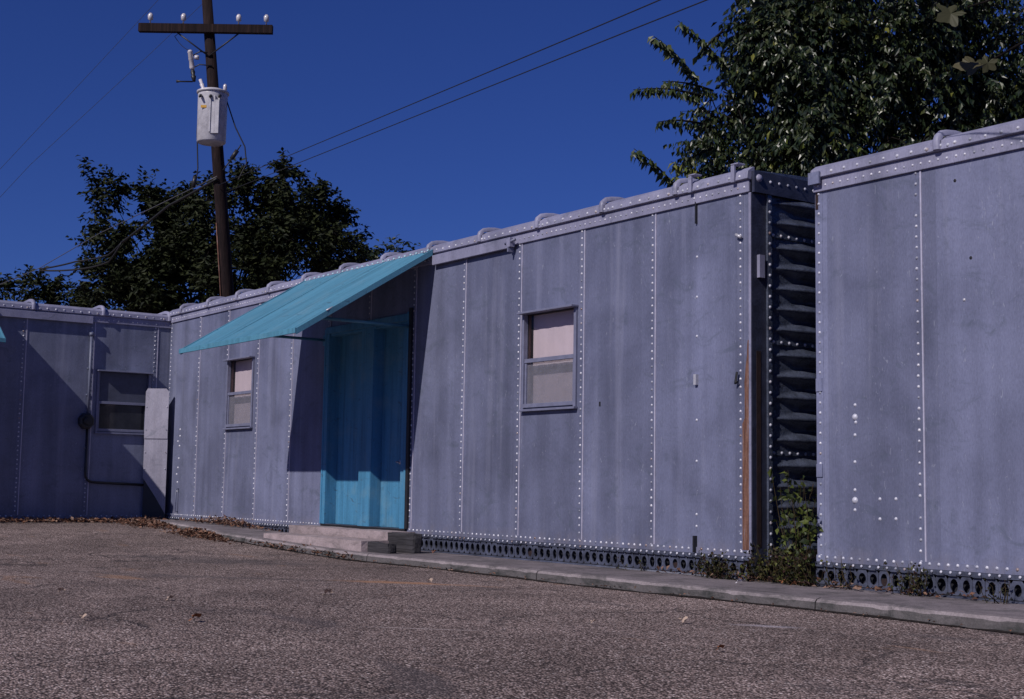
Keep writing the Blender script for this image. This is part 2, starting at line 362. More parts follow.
def make_boxcar(L, loc, rz, seams, holes, ribs, steel, label, edge_cols, hk=1.0, winspec=(), doorspec=None, track=None, det=None, hole_x=None, rust=None, W=2.85, rstep=.068, vis=None):
    """local frame: right end x=0, left end x=-L, front face y=0 (out = -y), sheet bottom z=0, sheet top z=H*hk"""
    h = H*hk
    root = empty('boxcar', loc, rz); tag(root, label, 'boxcar', 'riveted steel boxcars joined end to end')
    # ---- side wall with openings
    mb = MB(); ops = [(w[0], w[1], w[2], w[3]) for w in winspec] + ([doorspec[:4]] if doorspec else [])
    xs = sorted({-L, 0.} | {v for o in ops for v in o[:2]}); zs = sorted({-.03, h+.02} | {v for o in ops for v in o[2:4]})
    for i in range(len(xs)-1):
        for j in range(len(zs)-1):
            cx, cz = (xs[i]+xs[i+1])/2, (zs[j]+zs[j+1])/2
            if any(o[0] < cx < o[1] and o[2] < cz < o[3] for o in ops): continue
            mb.quad((xs[i],0,zs[j]), (xs[i+1],0,zs[j]), (xs[i+1],0,zs[j+1]), (xs[i],0,zs[j+1]), steel)
    # seam straps and rivets
    for sx in seams:
        segs = [(0.0, h-.02)]
        for o in ops:
            if o[0]-.04 < sx < o[1]+.04:
                new = []
                for a, b in segs:
                    if o[3] <= a or o[2] >= b: new.append((a, b)); continue
                    if o[2] > a+.05: new.append((a, o[2]-.01))
                    if o[3] < b-.05: new.append((o[3]+.01, b))
                segs = new
        for a, b in segs:
            # lapped plate: wide thin strap and a raised bead on its right edge
            mb.box(sx-.045, sx+.018, -.004, .002, a, b, steel)
            mb.box(sx+.018, sx+.031, -.009, .001, a, b, M['bead'])
            n = int((b-a)/rstep)
            for k in range(n+1):
                if random.random() < .02: continue
                mb.dome((sx-.020+random.uniform(-.002,.002), -.004, a+.02+k*(b-a-.04)/max(1, n)), (0,-1,0), .0125*random.uniform(.88, 1.12), M['rivet'])
    for sx in edge_cols:
        mb.box(sx-.035, sx+.035, -.003, .002, 0, h-.02, steel)
        n = int(h/rstep)
        for k in range(n+1):
            mb.dome((sx, -.003, .02+k*(h-.06)/n), (0,-1,0), .0125, M['rivet'])
    # foot flange rivets
    ra, rb = (hole_x or (-L, 0))
    def rowskip(x): return doorspec and doorspec[0]-.05 < x < doorspec[1]+.05
    x = ra+.03
    while x < rb-.02:
        if not rowskip(x):
            mb.dome((x, -.012, .012), (0,-1,0), .0135, M['rivet'])
            mb.dome((x+.03, -.030, -.036), (0,-1,.4), .0115, M['rivet'])
        x += .078
    mb.box(ra, rb, -.012, .0, -.024, .026, steel) if not doorspec else (mb.box(ra, doorspec[0]-.03, -.012, .0, -.024, .026, steel), mb.box(doorspec[1]+.03, rb, -.012, .0, -.024, .026, steel))
    mb.build('side_wall', root)
    # ---- body behind
    mb = MB()
    mb.quad((0,W,-.1),(-L,W,-.1),(-L,W,h+.1),(0,W,h+.1), steel)
    mb.quad((-L,W,-.1),(-L,.001,-.1),(-L,.001,h+.1),(-L,W,h+.1), M['endpaint'])
    if not det or 'end' not in det: mb.quad((0,.001,-.1),(0,W,-.1),(0,W,h+.1),(0,.001,h+.1), M['endpaint'])
    mb.build('back_wall', root)
    # ---- eaves
    mb = MB()
    mb.box(-L, 0, -.022, .0, h-.025, h+.075, M['trim'])
    mb.extrude([(-.020, h+.077), (-.050, h+.083), (-.040, h+.150), (.02, h+.19), (.04, h+.19), (.04, h+.077)], -L-.01, .01, M['trim'])
    hardware_row(mb, -L+.05, -.05, .075, -.022, h+.020, .012, M['rivet'], jit=.002)
    hardware_row(mb, -L+.08, -.08, .125, -.046, h+.112, .015, M['rivet'], (0,-1,.15), .003)
    if track:
        mb.box(track[0], track[1], -.062, -.024, h-.055, h+.055, M['trim'])
    mb.build('eave_trim', root, .004)
    # ---- roof
    mb = MB(); ny = 12
    def rz_(y): t = (y-.03)/(W-.03); return h+.165 + .05*math.sin(math.pi*t)
    for i in range(ny):
        y0 = .03+(W-.03)*i/ny; y1 = .03+(W-.03)*(i+1)/ny
        mb.add([(-L,y0,rz_(y0)),(0,y0,rz_(y0)),(0,y1,rz_(y1)),(-L,y1,rz_(y1))], [(0,1,2,3)], M['roof'], True)
    n = 12
    for xe in (-L, 0):
        pts = [(xe, .03+(W-.03)*i/n, rz_(.03+(W-.03)*i/n)) for i in range(n+1)]
        mb.add(pts + [(xe, W, h), (xe, .03, h)], [tuple(range(n+3))], M['endpaint'])
    roof = mb.build('roof', root)
    # arched straps over the roof seams: hooked over the eave
    def rib(xr):
        r = MB()
        w = .030
        prof = [(-.060, h+.085), (-.062, h+.15), (-.048, h+.195), (-.01, h+.235), (.06, h+.252), (.15, h+.262), (.26, h+.258), (.40, h+.25)] + [(y, rz_(y)+.05) for y in [W*k/10 for k in range(2, 10)]] + [(W, h+.2)]
        inner = [(y+(.012 if k < 3 else 0), z-(.0 if k < 2 else .045)) for k, (y, z) in enumerate(prof)]
        k = len(prof); ns = 6; vs = []
        for j in range(ns+1):     # rounded cross-section
            a = math.pi*j/ns; cx = -math.cos(a)*w; lift = math.sin(a)**.6 if 0 < j < ns else 0.
            for (y, z), (yi, zi) in zip(prof, inner): vs.append((xr+cx, yi+(y-yi)*lift - (.014*lift if z < h+.2 and y < .01 else 0), zi+(z-zi)*lift))
        fs = [(j*k+i, j*k+i+1, (j+1)*k+i+1, (j+1)*k+i) for j in range(ns) for i in range(k-1)]
        r.add(vs, fs, M['trim'], True)
        for j in (0, 1): r.dome((xr-.09+.18*j, -.047, h+.105), (0,-1,0), .016, M['rivet'])
        r.build('roof_rib', roof)
    for xr in ribs: rib(xr)
    # ---- perforated sill
    mb = MB(); pitch = .1
    x = ra
    z0, z1 = -.190, -.062
    while x + pitch <= rb + 1e-6:
        if not rowskip(x+pitch/2):
            cx, cz = x+pitch/2, -.126; rx, rzz = .034*random.uniform(.84, 1.06), .045*random.uniform(.88, 1.06); cx += random.uniform(-.003, .003)
            K = 16; outer = []; inner = []; back = []
            for k in range(K):
                a = 2*math.pi*(k+.5)/K; c, s_ = math.cos(a), math.sin(a)
                q = 1/max(abs(c), abs(s_)); outer.append((cx+c*q*pitch/2, -.020, cz+s_*q*(z1-z0)/2))
                inner.append((cx+c*rx, -.020, cz+s_*rzz)); back.append((cx+c*rx, -.012, cz+s_*rzz))
            fs = [(k, (k+1) % K, K+(k+1) % K, K+k) for k in range(K)] + [(K+k, K+(k+1) % K, 2*K+(k+1) % K, 2*K+k) for k in range(K)]
            mb.add(outer+inner+back, fs, M['sill'])
            if random.random() < .07: mb.quad((cx-.04,-.010,cz-.06),(cx+.04,-.010,cz-.06),(cx+.04,-.010,cz+.02),(cx-.04,-.010,cz+.0), M['rustdark'])
            if random.random() < .12: x += pitch; continue
            # small lug between the rows
            mb.box(cx-.033, cx+.033, -.040, -.022, -.060, -.047, M['sill'])
        x += pitch
    parts = [(ra, doorspec[0]-.03), (doorspec[1]+.03, rb)] if doorspec else [(ra, rb)]
    for a, b in parts:
        mb.box(a, b, -.026, 0, -.056, -.026, M['sill'])
        mb.tube([(a, -.012, -.212), (b, -.012, -.212)], .018, M['sill'], 8)
    mb.box(-L, 0, .05, W, -.45, -.03, M['silldark'])  # near-black backing paints the shade inside the sill holes
    mb.build('sill_beam', root)
    # ---- windows
    for (xa, xb, za, zb, style) in winspec:
        mb = MB(); d = .105
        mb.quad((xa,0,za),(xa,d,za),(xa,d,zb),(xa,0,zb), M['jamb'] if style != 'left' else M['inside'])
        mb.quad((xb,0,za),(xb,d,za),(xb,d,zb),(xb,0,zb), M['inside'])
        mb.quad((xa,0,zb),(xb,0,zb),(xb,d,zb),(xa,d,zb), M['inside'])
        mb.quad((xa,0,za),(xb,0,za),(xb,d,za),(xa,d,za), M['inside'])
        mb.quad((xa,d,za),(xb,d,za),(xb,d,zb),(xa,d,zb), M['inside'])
        win = mb.build('window', root)
        zm = za+(zb-za)*.50 if style != 'left' else za+(zb-za)*.48
        mb = MB(); fr = .017
        mb.box(xa-fr, xa+.012, -.022, .03, za-.02, zb, M['frame'])
        mb.box(xb-.022, xb+fr, -.022, .03, za-.02, zb, M['frame'])
        mb.box(xa-fr-.01, xb+fr+.01, -.088, .03, zb, zb+.020, M['frame'])
        mb.box(xa-.0, xb, -.020, .03, za-.005, za+.034, M['frame'])
        mb.box(xa-fr-.012, xb+fr+.012, -.050, .0, za-.043, za-.021, M['frame'])
        mb.build('window_frame', win, .003)
        mb = MB()
        mb.box(xa+.013, xb-.023, -.012, .024, zm-.022, zm+.018, M['frame'])
        mb.box(xa+.013, xa+.040, -.004, .02, za+.035, zm-.023, M['frame'])
        mb.box(xb-.052, xb-.023, -.004, .02, za+.035, zm-.023, M['frame'])
        if style == 'left': mb.box(xa+.013, xa+.03, -.004, .02, zm+.019, zb-.001, M['frame'])
        mb.build('sash', win, .002)
        g = MB(); g.quad((xa,.028,za),(xb,.028,za),(xb,.028,zb),(xa,.028,zb), M['glass'] if style != 'left' else M['darkglass']); g.build('glass', win)
        if style != 'left':
            b = MB()
            b.box(xa+.003, xa+.016, .082, .100, za, zb, M['black'])
            b.box(xa+.003, xa+.012, .030, .042, za, zb, M['black'])
            b.build('inner_jamb', win)
            b = MB(); nseg = 14
            for i in range(nseg):
                x0_ = xa+.02+(xb-xa-.02)*i/nseg; x1_ = xa+.02+(xb-xa-.02)*(i+1)/nseg
                y0_ = .095+.003*math.sin(i*1.9); y1_ = .095+.003*math.sin((i+1)*1.9)
                b.add([(x0_,y0_,zm-.06),(x1_,y1_,zm-.06),(x1_,y1_,zb),(x0_,y0_,zb)], [(0,1,2,3)], M['blind'], True)
            b.box(xa+.02, xb-.002, .080, .10, zm-.125, zm-.062, M['inside'])
            b.quad((xa+.02,.100,za),(xb,.100,za),(xb,.100,zm-.1),(xa+.02,.100,zm-.1), M['blind'])
            b.build('blind', win)
            s_ = MB(); s_.quad((xa+.04,.012,za+.034),(xb-.05,.012,za+.034),(xb-.05,.012,zm-.02),(xa+.04,.012,zm-.02), M['screen']); s_.build('insect_screen', win)
        else:
            s_ = MB(); s_.quad((xa+.03,.016,zm+.018),(xb-.022,.016,zm+.018),(xb-.022,.016,zb),(xa+.03,.016,zb), M['board']); s_.build('sash_board', win)
    # ---- door
    if doorspec:
        xa, xb, za, zb = doorspec[:4]; d = .135
        mb = MB()
        D = M['door']
        # hollow deck profile: recess, stile, recess, stile
        prof = [(xa+.0, -.018), (xa+.075, -.018), (xa+.085, d), (xa+.87, d), (xa+.88, -.004), (xa+1.165, -.004), (xa+1.175, d), (xb-.17, d), (xb-.16, -.004), (xb-.02, -.004)]
        for (x0_, y0_), (x1_, y1_) in zip(prof, prof[1:]):
            mb.quad((x0_,y0_,za),(x1_,y1_,za),(x1_,y1_,zb),(x0_,y0_,zb), D)
        dr = mb.build('door', root, .0)
        mb = MB()
        mb.box(xa-.03, xa+.0, -.028, .05, za, zb+.06, D)
        mb.box(xa+.002, xb-.002, -.030, .0, zb, zb+.08, D)
        mb.box(xb, xb+.05, -.035, .08, za, zb+.14, M['black'])
        mb.box(xb-.060, xb-.022, -.024, -.006, za, zb+.10, D)
        mb.box(xa+.003, xb-.003, .002, .15, zb-.03, zb+.03, D)
        mb.box(xa, xb, -.03, .12, za-.06, za-.002, M['black'])
        mb.build('door_frame', root, .003)
        mb = MB()
        hx = xb-.40
        mb.dome((hx, d-.002, .775), (0,-1,0), .028, M['bolt'], 10, .5); mb.tube([(hx, d, .775), (hx, d-.055, .775), (hx+.07, d-.06, .765)], .008, M['bolt'])
        mb.build('door_handle', dr)
        mb = MB(); mb.dome((hx+.14, d-.002, .76), (0,-1,0), .016, M['bolt'], 8); mb.build('keyhole', dr)
    return root, h

M_ = M
# middle car
SE = [-1.19-1.015*k for k in range(11)]
mid, hm = make_boxcar(12.53, (0,0,0), 0, SE, True, [-.86-1.016*k for k in range(12)], M['steel'],
    'long middle boxcar with turquoise awning, blue door and two windows', [-.115, -12.47],
    winspec=[(-3.14,-2.30,1.30,2.235,'mid'), (-10.29,-9.455,1.295,2.23,'mid')], doorspec=(-7.33,-5.33,0.02,2.38), track=(-4.82,-3.34), det=('end',))
# left car: its flank faces the lot at a right angle
lft, hl = make_boxcar(12.5, (-12.535,.03,-.035), R(90), [-.255, -1.25]+[-1.25-1.015*k for k in range(1, 11)], True, [-.07-1.05*k for k in range(12)], M['steel_left'],
    'left boxcar turned at a right angle, with a dark boarded window and conduit', [-12.4], hk=.985,
    winspec=[(-1.145,-.335,1.29,2.19,'left')], track=(-2.75,-1.28))
# right car
rgt, hr = make_boxcar(12.5, (12.5+.700, 0, 0), 0, [-12.5+.985+1.015*k for k in range(11)], True, [-12.5+1.19+1.05*k for k in range(11)], M['steel_right'],
    'right boxcar past the gap, plain lilac grey sheets with bolts', [-12.5+.04, -.1], hk=.957, rstep=.078)

# ---- end wall of the middle car, pressed into tapering horizontal corrugations
def end_wall():
    mb = MB(); h = hm; W = 2.85
    mb.box(-.002, .014, .0, .165, -.1, h+.1, M['post'])            # corner post flange
    mb.box(.0, .035, .167, .215, -.1, h+.07, M['endpaint'])
    zrows = []
    for a, b, n in ((2.66, 3.0, 2), (1.76, 2.62, 5), (.84, 1.72, 5), (-.05, .80, 5)):
        for i in range(n): zrows.append((a+(b-a)*(i+.5)/n, (b-a)/n))
    ny, nz = 60, 260; y0, y1 = .215, W-.215; vs = []
    def prof(y, z):
        out = 0
        for zc, p in zrows:
            t = (z-zc)/(p*.5)
            if abs(t) < 1:
                ey = max(0, min(1, (y-y0-.04)/.34, (y1-.04-y)/.34))
                wdt = .12+.88*ey
                tt = t/wdt
                if abs(tt) < 1: out = max(out, (.5+.5*math.cos(math.pi*tt))*ey**.7*.085)
        return out
    for j in range(nz+1):
        z = -.1+(h+.1)*j/nz
        for i in range(ny+1):
            s_ = i/ny; y = y0+(y1-y0)*s_
            vs.append((.004+prof(y, z), y, z))
    fs = [(j*(ny+1)+i, j*(ny+1)+i+1, (j+1)*(ny+1)+i+1, (j+1)*(ny+1)+i) for j in range(nz) for i in range(ny)]
    mb.add(vs, fs, M['endpaint'], True)
    for z in (2.64, 1.74, .82):
        mb.box(.003, .016, .22, W-.22, z-.02, z+.02, M['endpaint'])
        for i in range(26): mb.dome((.016, .25+i*.095, z), (1,0,0), .015, M['rivet'])
    for i in range(34): mb.dome((.036, .19, -.02+i*(h+.02)/34), (1,0,0), .015, M['rivet'])
    mb.box(.0, .045, .0, W, h-.03, h+.15, M['post'])
    for i in range(24): mb.dome((.046, .19+i*.105, h+.075), (1,0,0), .015, M['rivet'])
    mb.dome((.046, .05, h+.09), (1,-.4,0), .035, M['trim'], 8); mb.box(.014, .045, .06, .12, 2.26, 2.45, M['trim'])
    mb.box(0, .035, W-.215, W, -.1, h+.1, M['endpaint'])
    o = mb.build('end_wall', mid)
end_wall()
mb = MB(); mb.box(-.016, .010, -.010, -.0005, 0, hm-.03, M['trim']); mb.build('corner_edge', mid, .003)
mb = MB()
# ragged rust strip beside the corner
vs = []; n = 40
for i in range(n+1):
    z = 0.02+1.72*i/n; w = (.075 if i < n*.62 else .05)*(1-.75*max(0, (i/n-.8)/.2)) + .006*noise.noise(Vector((0, 0, z*9)))
    vs += [(-.018, -.0045, z), (-.018-max(.004, w), -.0045, z)]
mb.add(vs, [(2*i, 2*i+1, 2*i+3, 2*i+2) for i in range(n)], M['rust'])
mb.box(.0145, .017, .05, .10, .05, 1.65, M['rustdark'])
mb.build('rust_streak', mid)
# small ironwork of the middle car
def bit(name, par, fn):
    b_ = MB(); fn(b_); return b_.build(name, par)
bit('track_bracket', mid, lambda m: (m.box(-3.36, -3.30, -.09, -.022, hm-.05, hm+.03, M['trim']), m.tube([(-3.40,-.075,hm-.01),(-3.23,-.075,hm+.015)], .014, M['frame']), m.box(-3.345,-3.325,-.09,-.02,hm-.10,hm-.05,M['frame'])))
bit('hasp', mid, lambda m: m.box(-.645, -.632, -.022, -.0, 2.80, 2.99, M['black']))
bit('hasp', mid, lambda m: m.box(-.650, -.620, -.03, -.0, 1.40, 1.49, M['bolt']))
for z in (2.51, 2.16, 1.82, 1.1, .75, .30, .2): bit('bolt', mid, lambda m: m.dome((-.638, 0, z), (0,-1,0), .013, M['rivet']))
bit('catch', mid, lambda m: m.tube([(-.14,-.03,2.63),(-.08,-.03,2.60)], .014, M['bolt']))
bit('catch', mid, lambda m: m.tube([(-.125,-.035,1.48),(-.145,-.035,1.38),(-.12,-.035,1.40)], .010, M['black']))
bit('hasp', mid, lambda m: m.box(-.645,-.630,-.04,0,-.02,.12,M['black']))
bit('hasp', mid, lambda m: m.box(-1.945, -1.930, -.008, -.0, 1.27, 1.31, M['black']))
for x, z in ((-11.99,1.30),(-11.985,1.20),(-11.99,1.05),(-12.0,.86),(-12.02,.72),(-12.02,.50),(-12.03,.36),(-12.06,1.12),(-12.06,.62)): bit('bolt', mid, lambda m: m.dome((x, 0, z), (0,-1,0), .018, M['rivet']))
bit('grab_handle', mid, lambda m: m.tube([(-11.96,0,.06),(-11.96,-.04,.06),(-11.96,-.04,.40),(-11.96,0,.40)], .009, M['steel']))
# roof tabs near the right end
mb = MB()
for x in (-.66, -.14):
    mb = MB(); mb.box(x-.025, x+.015, -.068, -.045, hm+.07, hm+.215, M['trim']); mb.box(x-.025, x+.06, -.068, .02, hm+.217, hm+.230, M['trim'])
    mb.build('bracket', mid, .004)
# ironwork of the right car (local x = world x - 13.2)
X = -13.2
for x, z, r in ((1.08,1.161,.014),(1.078,1.07,.026),(1.085,1.03,.014),(1.077,.935,.014),(1.074,.733,.014),(1.072,.524,.014),(1.071,.447,.027),(1.07,.375,.014),
                (1.304,.46,.014),(1.449,.463,.014),(1.302,.314,.014),(1.447,.319,.014)): bit('bolt', rgt, lambda m: m.dome((x+X, 0, z), (0,-1,0), r, M['rivet'], 8))
for x, z in ((.715,1.28),(.715,.62)): bit('patch_plate', rgt, lambda m: m.box(x+X-.01, x+X+.05, -.012, -.001, z, z+.10, M['steel_right']))
bit('corner_cap', rgt, lambda m: m.box(X+.69, X+.80, -.070, -.0505, hr+.03, hr+.125, M['steel_right']))
for x, z in ((2.0,2.72),(2.12,2.15)): bit('bolt_hole', rgt, lambda m: m.dome((x+X, 0, z), (0,-1,0), .014, M['black'], 6, .2))
bit('bolt', rgt, lambda m: m.dome((2.06+X, 0, 1.86), (0,-1,0), .013, M['bolt']))
mb = MB()
mb.box(X+.71, X+.735, -.0075, -.0035, hr-.16, hr-.03, M['rustdark']); mb.build('rust_streak', rgt)

# ------------------------------------------------------------------ awnings
def make_awning(loc, rz, w, label, zt=3.115, drop=1.012, out=1.70, strut_x=()):
    root = empty('awning', loc, rz); tag(root, label, 'awning')
    y0 = -.055; T = M['turq']
    mb = MB(); nx, ny = 24, 14; vs = []
    for j in range(ny+1):
        t = j/ny
        for i in range(nx+1):
            s_ = i/nx; x = -w+w*s_
            z = zt-drop*t + .010*noise.noise(Vector((x*1.7, t*3, 1.3)))*min(1, 4*t*(1-t)*2)
            vs.append((x, y0-(out+y0)*t, z))
    k = len(vs)
    fs = [(j*(nx+1)+i, (j+1)*(nx+1)+i, (j+1)*(nx+1)+i+1, j*(nx+1)+i+1) for j in range(ny) for i in range(nx)]
    mb.add(vs, fs, T, True)
    mb.add([(x, y, z-.012) for x, y, z in vs], [f[::-1] for f in fs], T, True)
    n = int(w/.125)
    for i in range(n+1): mb.dome((-w+.05+i*(w-.1)/n, y0-.02, zt+.004), (0,-.5,.85), .017, M['turqpale'])
    mb.build('awning_sheet', root)
    mb = MB()
    def slope_box(xa, xb, up, dn):
        a = (y0, zt); b = (-out, zt-drop)
        mb.extrude([(a[0], a[1]+up), (b[0], b[1]+up), (b[0], b[1]-dn), (a[0], a[1]-dn)], xa, xb, T)
    slope_box(.0, .022, .012, .058); slope_box(-w-.022, -w, .012, .058)
    mb.box(-w-.022, .022, -out-.022, -out+.0, zt-drop-.045, zt-drop+.012, T)
    # standing laps along the slope
    for f in (.33, .66): slope_box(-w*f-.006, -w*f+.006, .006, 0)
    mb.build('rim', root, .003)
    if strut_x:
        mb = MB(); mb.box(-.10, -.03, -.105, -.065, zt-.052, zt-.022, M['black']); mb.build('clip', root)
        mb = MB(); mb.tube([(.01,-1.28,zt-.745),(.02,-1.36,zt-.79)], .009, M['bolt']); mb.build('clip', root)
    for sx in strut_x:
        s_ = MB(); zz = 2.33; yy = -(out)*(zt-zz)/drop
        s_.tube([(sx, -.0, zz-.02), (sx, yy+.0, zz-.02)], .018, T); s_.box(sx-.03, sx+.03, -.02, -.0, zz-.09, zz+.04, T)
        s_.build('strut', root)
    return root
make_awning((-4.84,0,0), 0, 3.046, 'sloping turquoise metal awning over the blue door', strut_x=(-.50, -2.55))
make_awning((-12.535,-2.83,-.03), R(90), 3.0, 'turquoise metal awning on the left boxcar, at the far left edge', drop=.655, out=1.10, strut_x=())

# ------------------------------------------------------------------ pale sheet closing the corner, meter box with its conduit
mb = MB()
A = Vector((-12.475, -.375)); B = Vector((-12.215, -.105)); dirn = (B-A); nrm = Vector((dirn.y, -dirn.x)).normalized()*.012
def pan(z0, z1, off, cut):
    o = nrm*off
    pr = [(0, z0), (1, z0), (1, z1-cut), (.88, z1), (.08, z1), (0, z1-cut)]
    f = [(A.x+dirn.x*s_+o.x, A.y+dirn.y*s_+o.y, z) for s_, z in pr]; b_ = [(x-nrm.x, y-nrm.y, z) for x, y, z in f]
    mb.add(f+b_, [tuple(range(6)), tuple(range(11, 5, -1))] + [(i, (i+1) % 6, 6+(i+1) % 6, 6+i) for i in range(6)][::1], M['sheet'])

def poly(pr, off, mat):
    o = nrm*off; f = [(A.x+dirn.x*s_+o.x, A.y+dirn.y*s_+o.y, z) for s_, z in pr]; b_ = [(x-nrm.x*.8, y-nrm.y*.8, z) for x, y, z in f]; n = len(pr)
    mb.add(f+b_, [tuple(range(n)), tuple(range(2*n-1, n-1, -1))] + [(i, (i+1) % n, n+(i+1) % n, n+i) for i in range(n)], mat)
poly([(0, .56), (.55, .28), (1, .02), (1, 1.19), (0, 1.19)], 0, M['sheet'])
poly([(0.02, -.1), (.98, -.1), (.98, .6), (.02, .6)], -1.5, M['black'])  # black backing, the void's darkness put into its colour
pan(1.16, 1.93, 1.2, .05)
for z in (.7, .95, 1.3, 1.65):
    for s_ in (.06, .94):
        mb.dome((A.x+dirn.x*s_+nrm.x*(2.4 if z > 1.16 else 1.1), A.y+dirn.y*s_+nrm.y*(2.4 if z > 1.16 else 1.1), z), (nrm.x, nrm.y, 0), .009, M['rivet'])
tag(mb.build('sheet_metal_panel'), 'pale upright sheet metal panel filling the corner beside the left window', 'panel')

ux = -12.535
root = empty('meter_box', (ux, -1.29, 1.28)); tag(root, 'dark octagonal electric meter box with conduit on the left boxcar', 'meter box')
mb = MB(); K = 8; vs = []
for xx, r in ((.01, .115), (.11, .115), (.125, .09)):
    for k in range(K):
        a = 2*math.pi*(k+.5)/K; vs.append((xx, math.cos(a)*r, .11+math.sin(a)*r*1.1))
fs = [(j*K+k, j*K+(k+1) % K, (j+1)*K+(k+1) % K, (j+1)*K+k) for j in range(2) for k in range(K)] + [tuple(2*K+k for k in range(K))]
mb.add(vs, fs, M['black']); mb.tube([(.125,0,.11),(.16,0,.11)], .06, M['black'], 12)
mb.build('box', root, .004)
mb = MB()
mb.tube([(.045,.03,1.43),(.045,.03,.22)], .021, M['steel_left']); mb.tube([(.045,.03,1.45),(.05,.03,1.40)], .035, M['steel_left'])
pts = [(.045,.03,0), (.045,.03,-.68)] + [(.045, .03+.12*(1-math.cos(a)), -.68-.12*math.sin(a)) for a in (.3,.7,1.1,1.57)] + [(.045,.93,-.83)]
mb.tube(pts, .019, M['black'])
for z in (.9, .5, -.3): mb.box(.0,.05,.0,.06,z,z+.02,M['steel_left'])
mb.build('conduit', root)

# ------------------------------------------------------------------ ground
def zg(x, y=0):
    t = max(0., min(1., (-5.0-x)/7.5)); t = t*t*(3-2*t)*.35+t*.65
    return -.296+.196*t
def graded(lo, hi, step, far):
    a = []; x = lo
    while x <= hi+1e-6: a.append(x); x += step
    s = step; x = lo; left = []
    while x > -far: s *= 1.5; x -= s; left.append(x)
    s = step; x = a[-1]; right = []
    while x < far: s *= 1.5; x += s; right.append(x)
    return left[::-1]+a+right
gx = graded(-16, 12, .25, 500); gy = graded(-12, 1, .25, 500)
mb = MB(); vs = []
for y in gy:
    for x in gx:
        near = -16 <= x <= 12 and -12 <= y <= 1
        vs.append((x, y, zg(x)+(.018*noise.noise(Vector((x*.45, y*.45, 0))) if near else 0)))
n = len(gx)
mb.add(vs, [(j*n+i, j*n+i+1, (j+1)*n+i+1, (j+1)*n+i) for j in range(len(gy)-1) for i in range(n-1)], M['asphalt'], True)
tag(mb.build('asphalt_lot'), kind='structure')
# sidewalk slabs with worn front edge
def edge_y(x):
    if x < -8.6: return -.80 + (-8.6-x)*.12
    return -.86 - .08*max(0, min(1, (x+2)/3))
def zs(x): return zg(x)+.086 - .05*max(0, min(1, (-9.5-x)/3))
mb = MB(); joints = [-12.4, -10.6, -7.7, -4.7, -1.72, 1.52, 4.6, 7.7, 10.8, 13.9]
for a, b in zip(joints, joints[1:]):
    n = 110; xs = [a+.006+(b-a-.012)*i/n for i in range(n+1)]; rows = []
    for x in xs:
        e = edge_y(x); w = .020*noise.noise(Vector((x*1.7, 0, 0)))+.012*noise.noise(Vector((x*7, 1, 0)))+.03*max(0, noise.noise(Vector((x*5, 9, 0)))-.38); z = zs(x)
        lo = zg(x)-.06
        sl = .018+.012*abs(noise.noise(Vector((x*6, 3, 0))))
        rows.append([(x,.05,z), (x,-.3,z), (x,e+.03+sl,z+.002), (x,e+w+.012,z-.006-.01*max(0, noise.noise(Vector((x*9, 5, 0))))), (x,e+w-.004,z-.026-.02*max(0, noise.noise(Vector((x*6, 2, 0))))), (x,e-.012+w,lo)])
    m_ = len(rows[0]); vs = [p for r in rows for p in r]
    for i in range(n):
        for j in range(m_-1):
            mb.add([rows[i][j], rows[i+1][j], rows[i+1][j+1], rows[i][j+1]], [(0,1,2,3)], M['conc'] if j < 2 else (M['conc'] if j < 3 else (M['lip'] if j < 4 else M['kerb'])), False)
    for r in (rows[0], rows[-1]): mb.add(r+[(r[0][0], .05, r[-1][2])], [tuple(range(m_+1))], M['kerb'])
tag(mb.build('sidewalk'), kind='structure')

mb = MB(); n = 900; x0, x1 = -11.5, 14.0; rows = []
for i in range(n+1):
    x = x0+(x1-x0)*i/n; e = edge_y(x)-.012; z = zg(x)+.018*noise.noise(Vector((x*.45, e*.45, 0)))
    wd = .012+.045*max(0, noise.noise(Vector((x*1.3, 7, 0)))+.25)+.012*noise.noise(Vector((x*9, 2, 0)))
    rows += [(x, e+.02, z+.014), (x, e-max(.006, wd), z+.004)]
mb.add(rows, [(2*i, 2*i+1, 2*i+3, 2*i+2) for i in range(n)], M['crack_shade'])
tag(mb.build('kerb_crack_shade'), kind='structure')  # dark strip painting the shadow line between kerb and asphalt

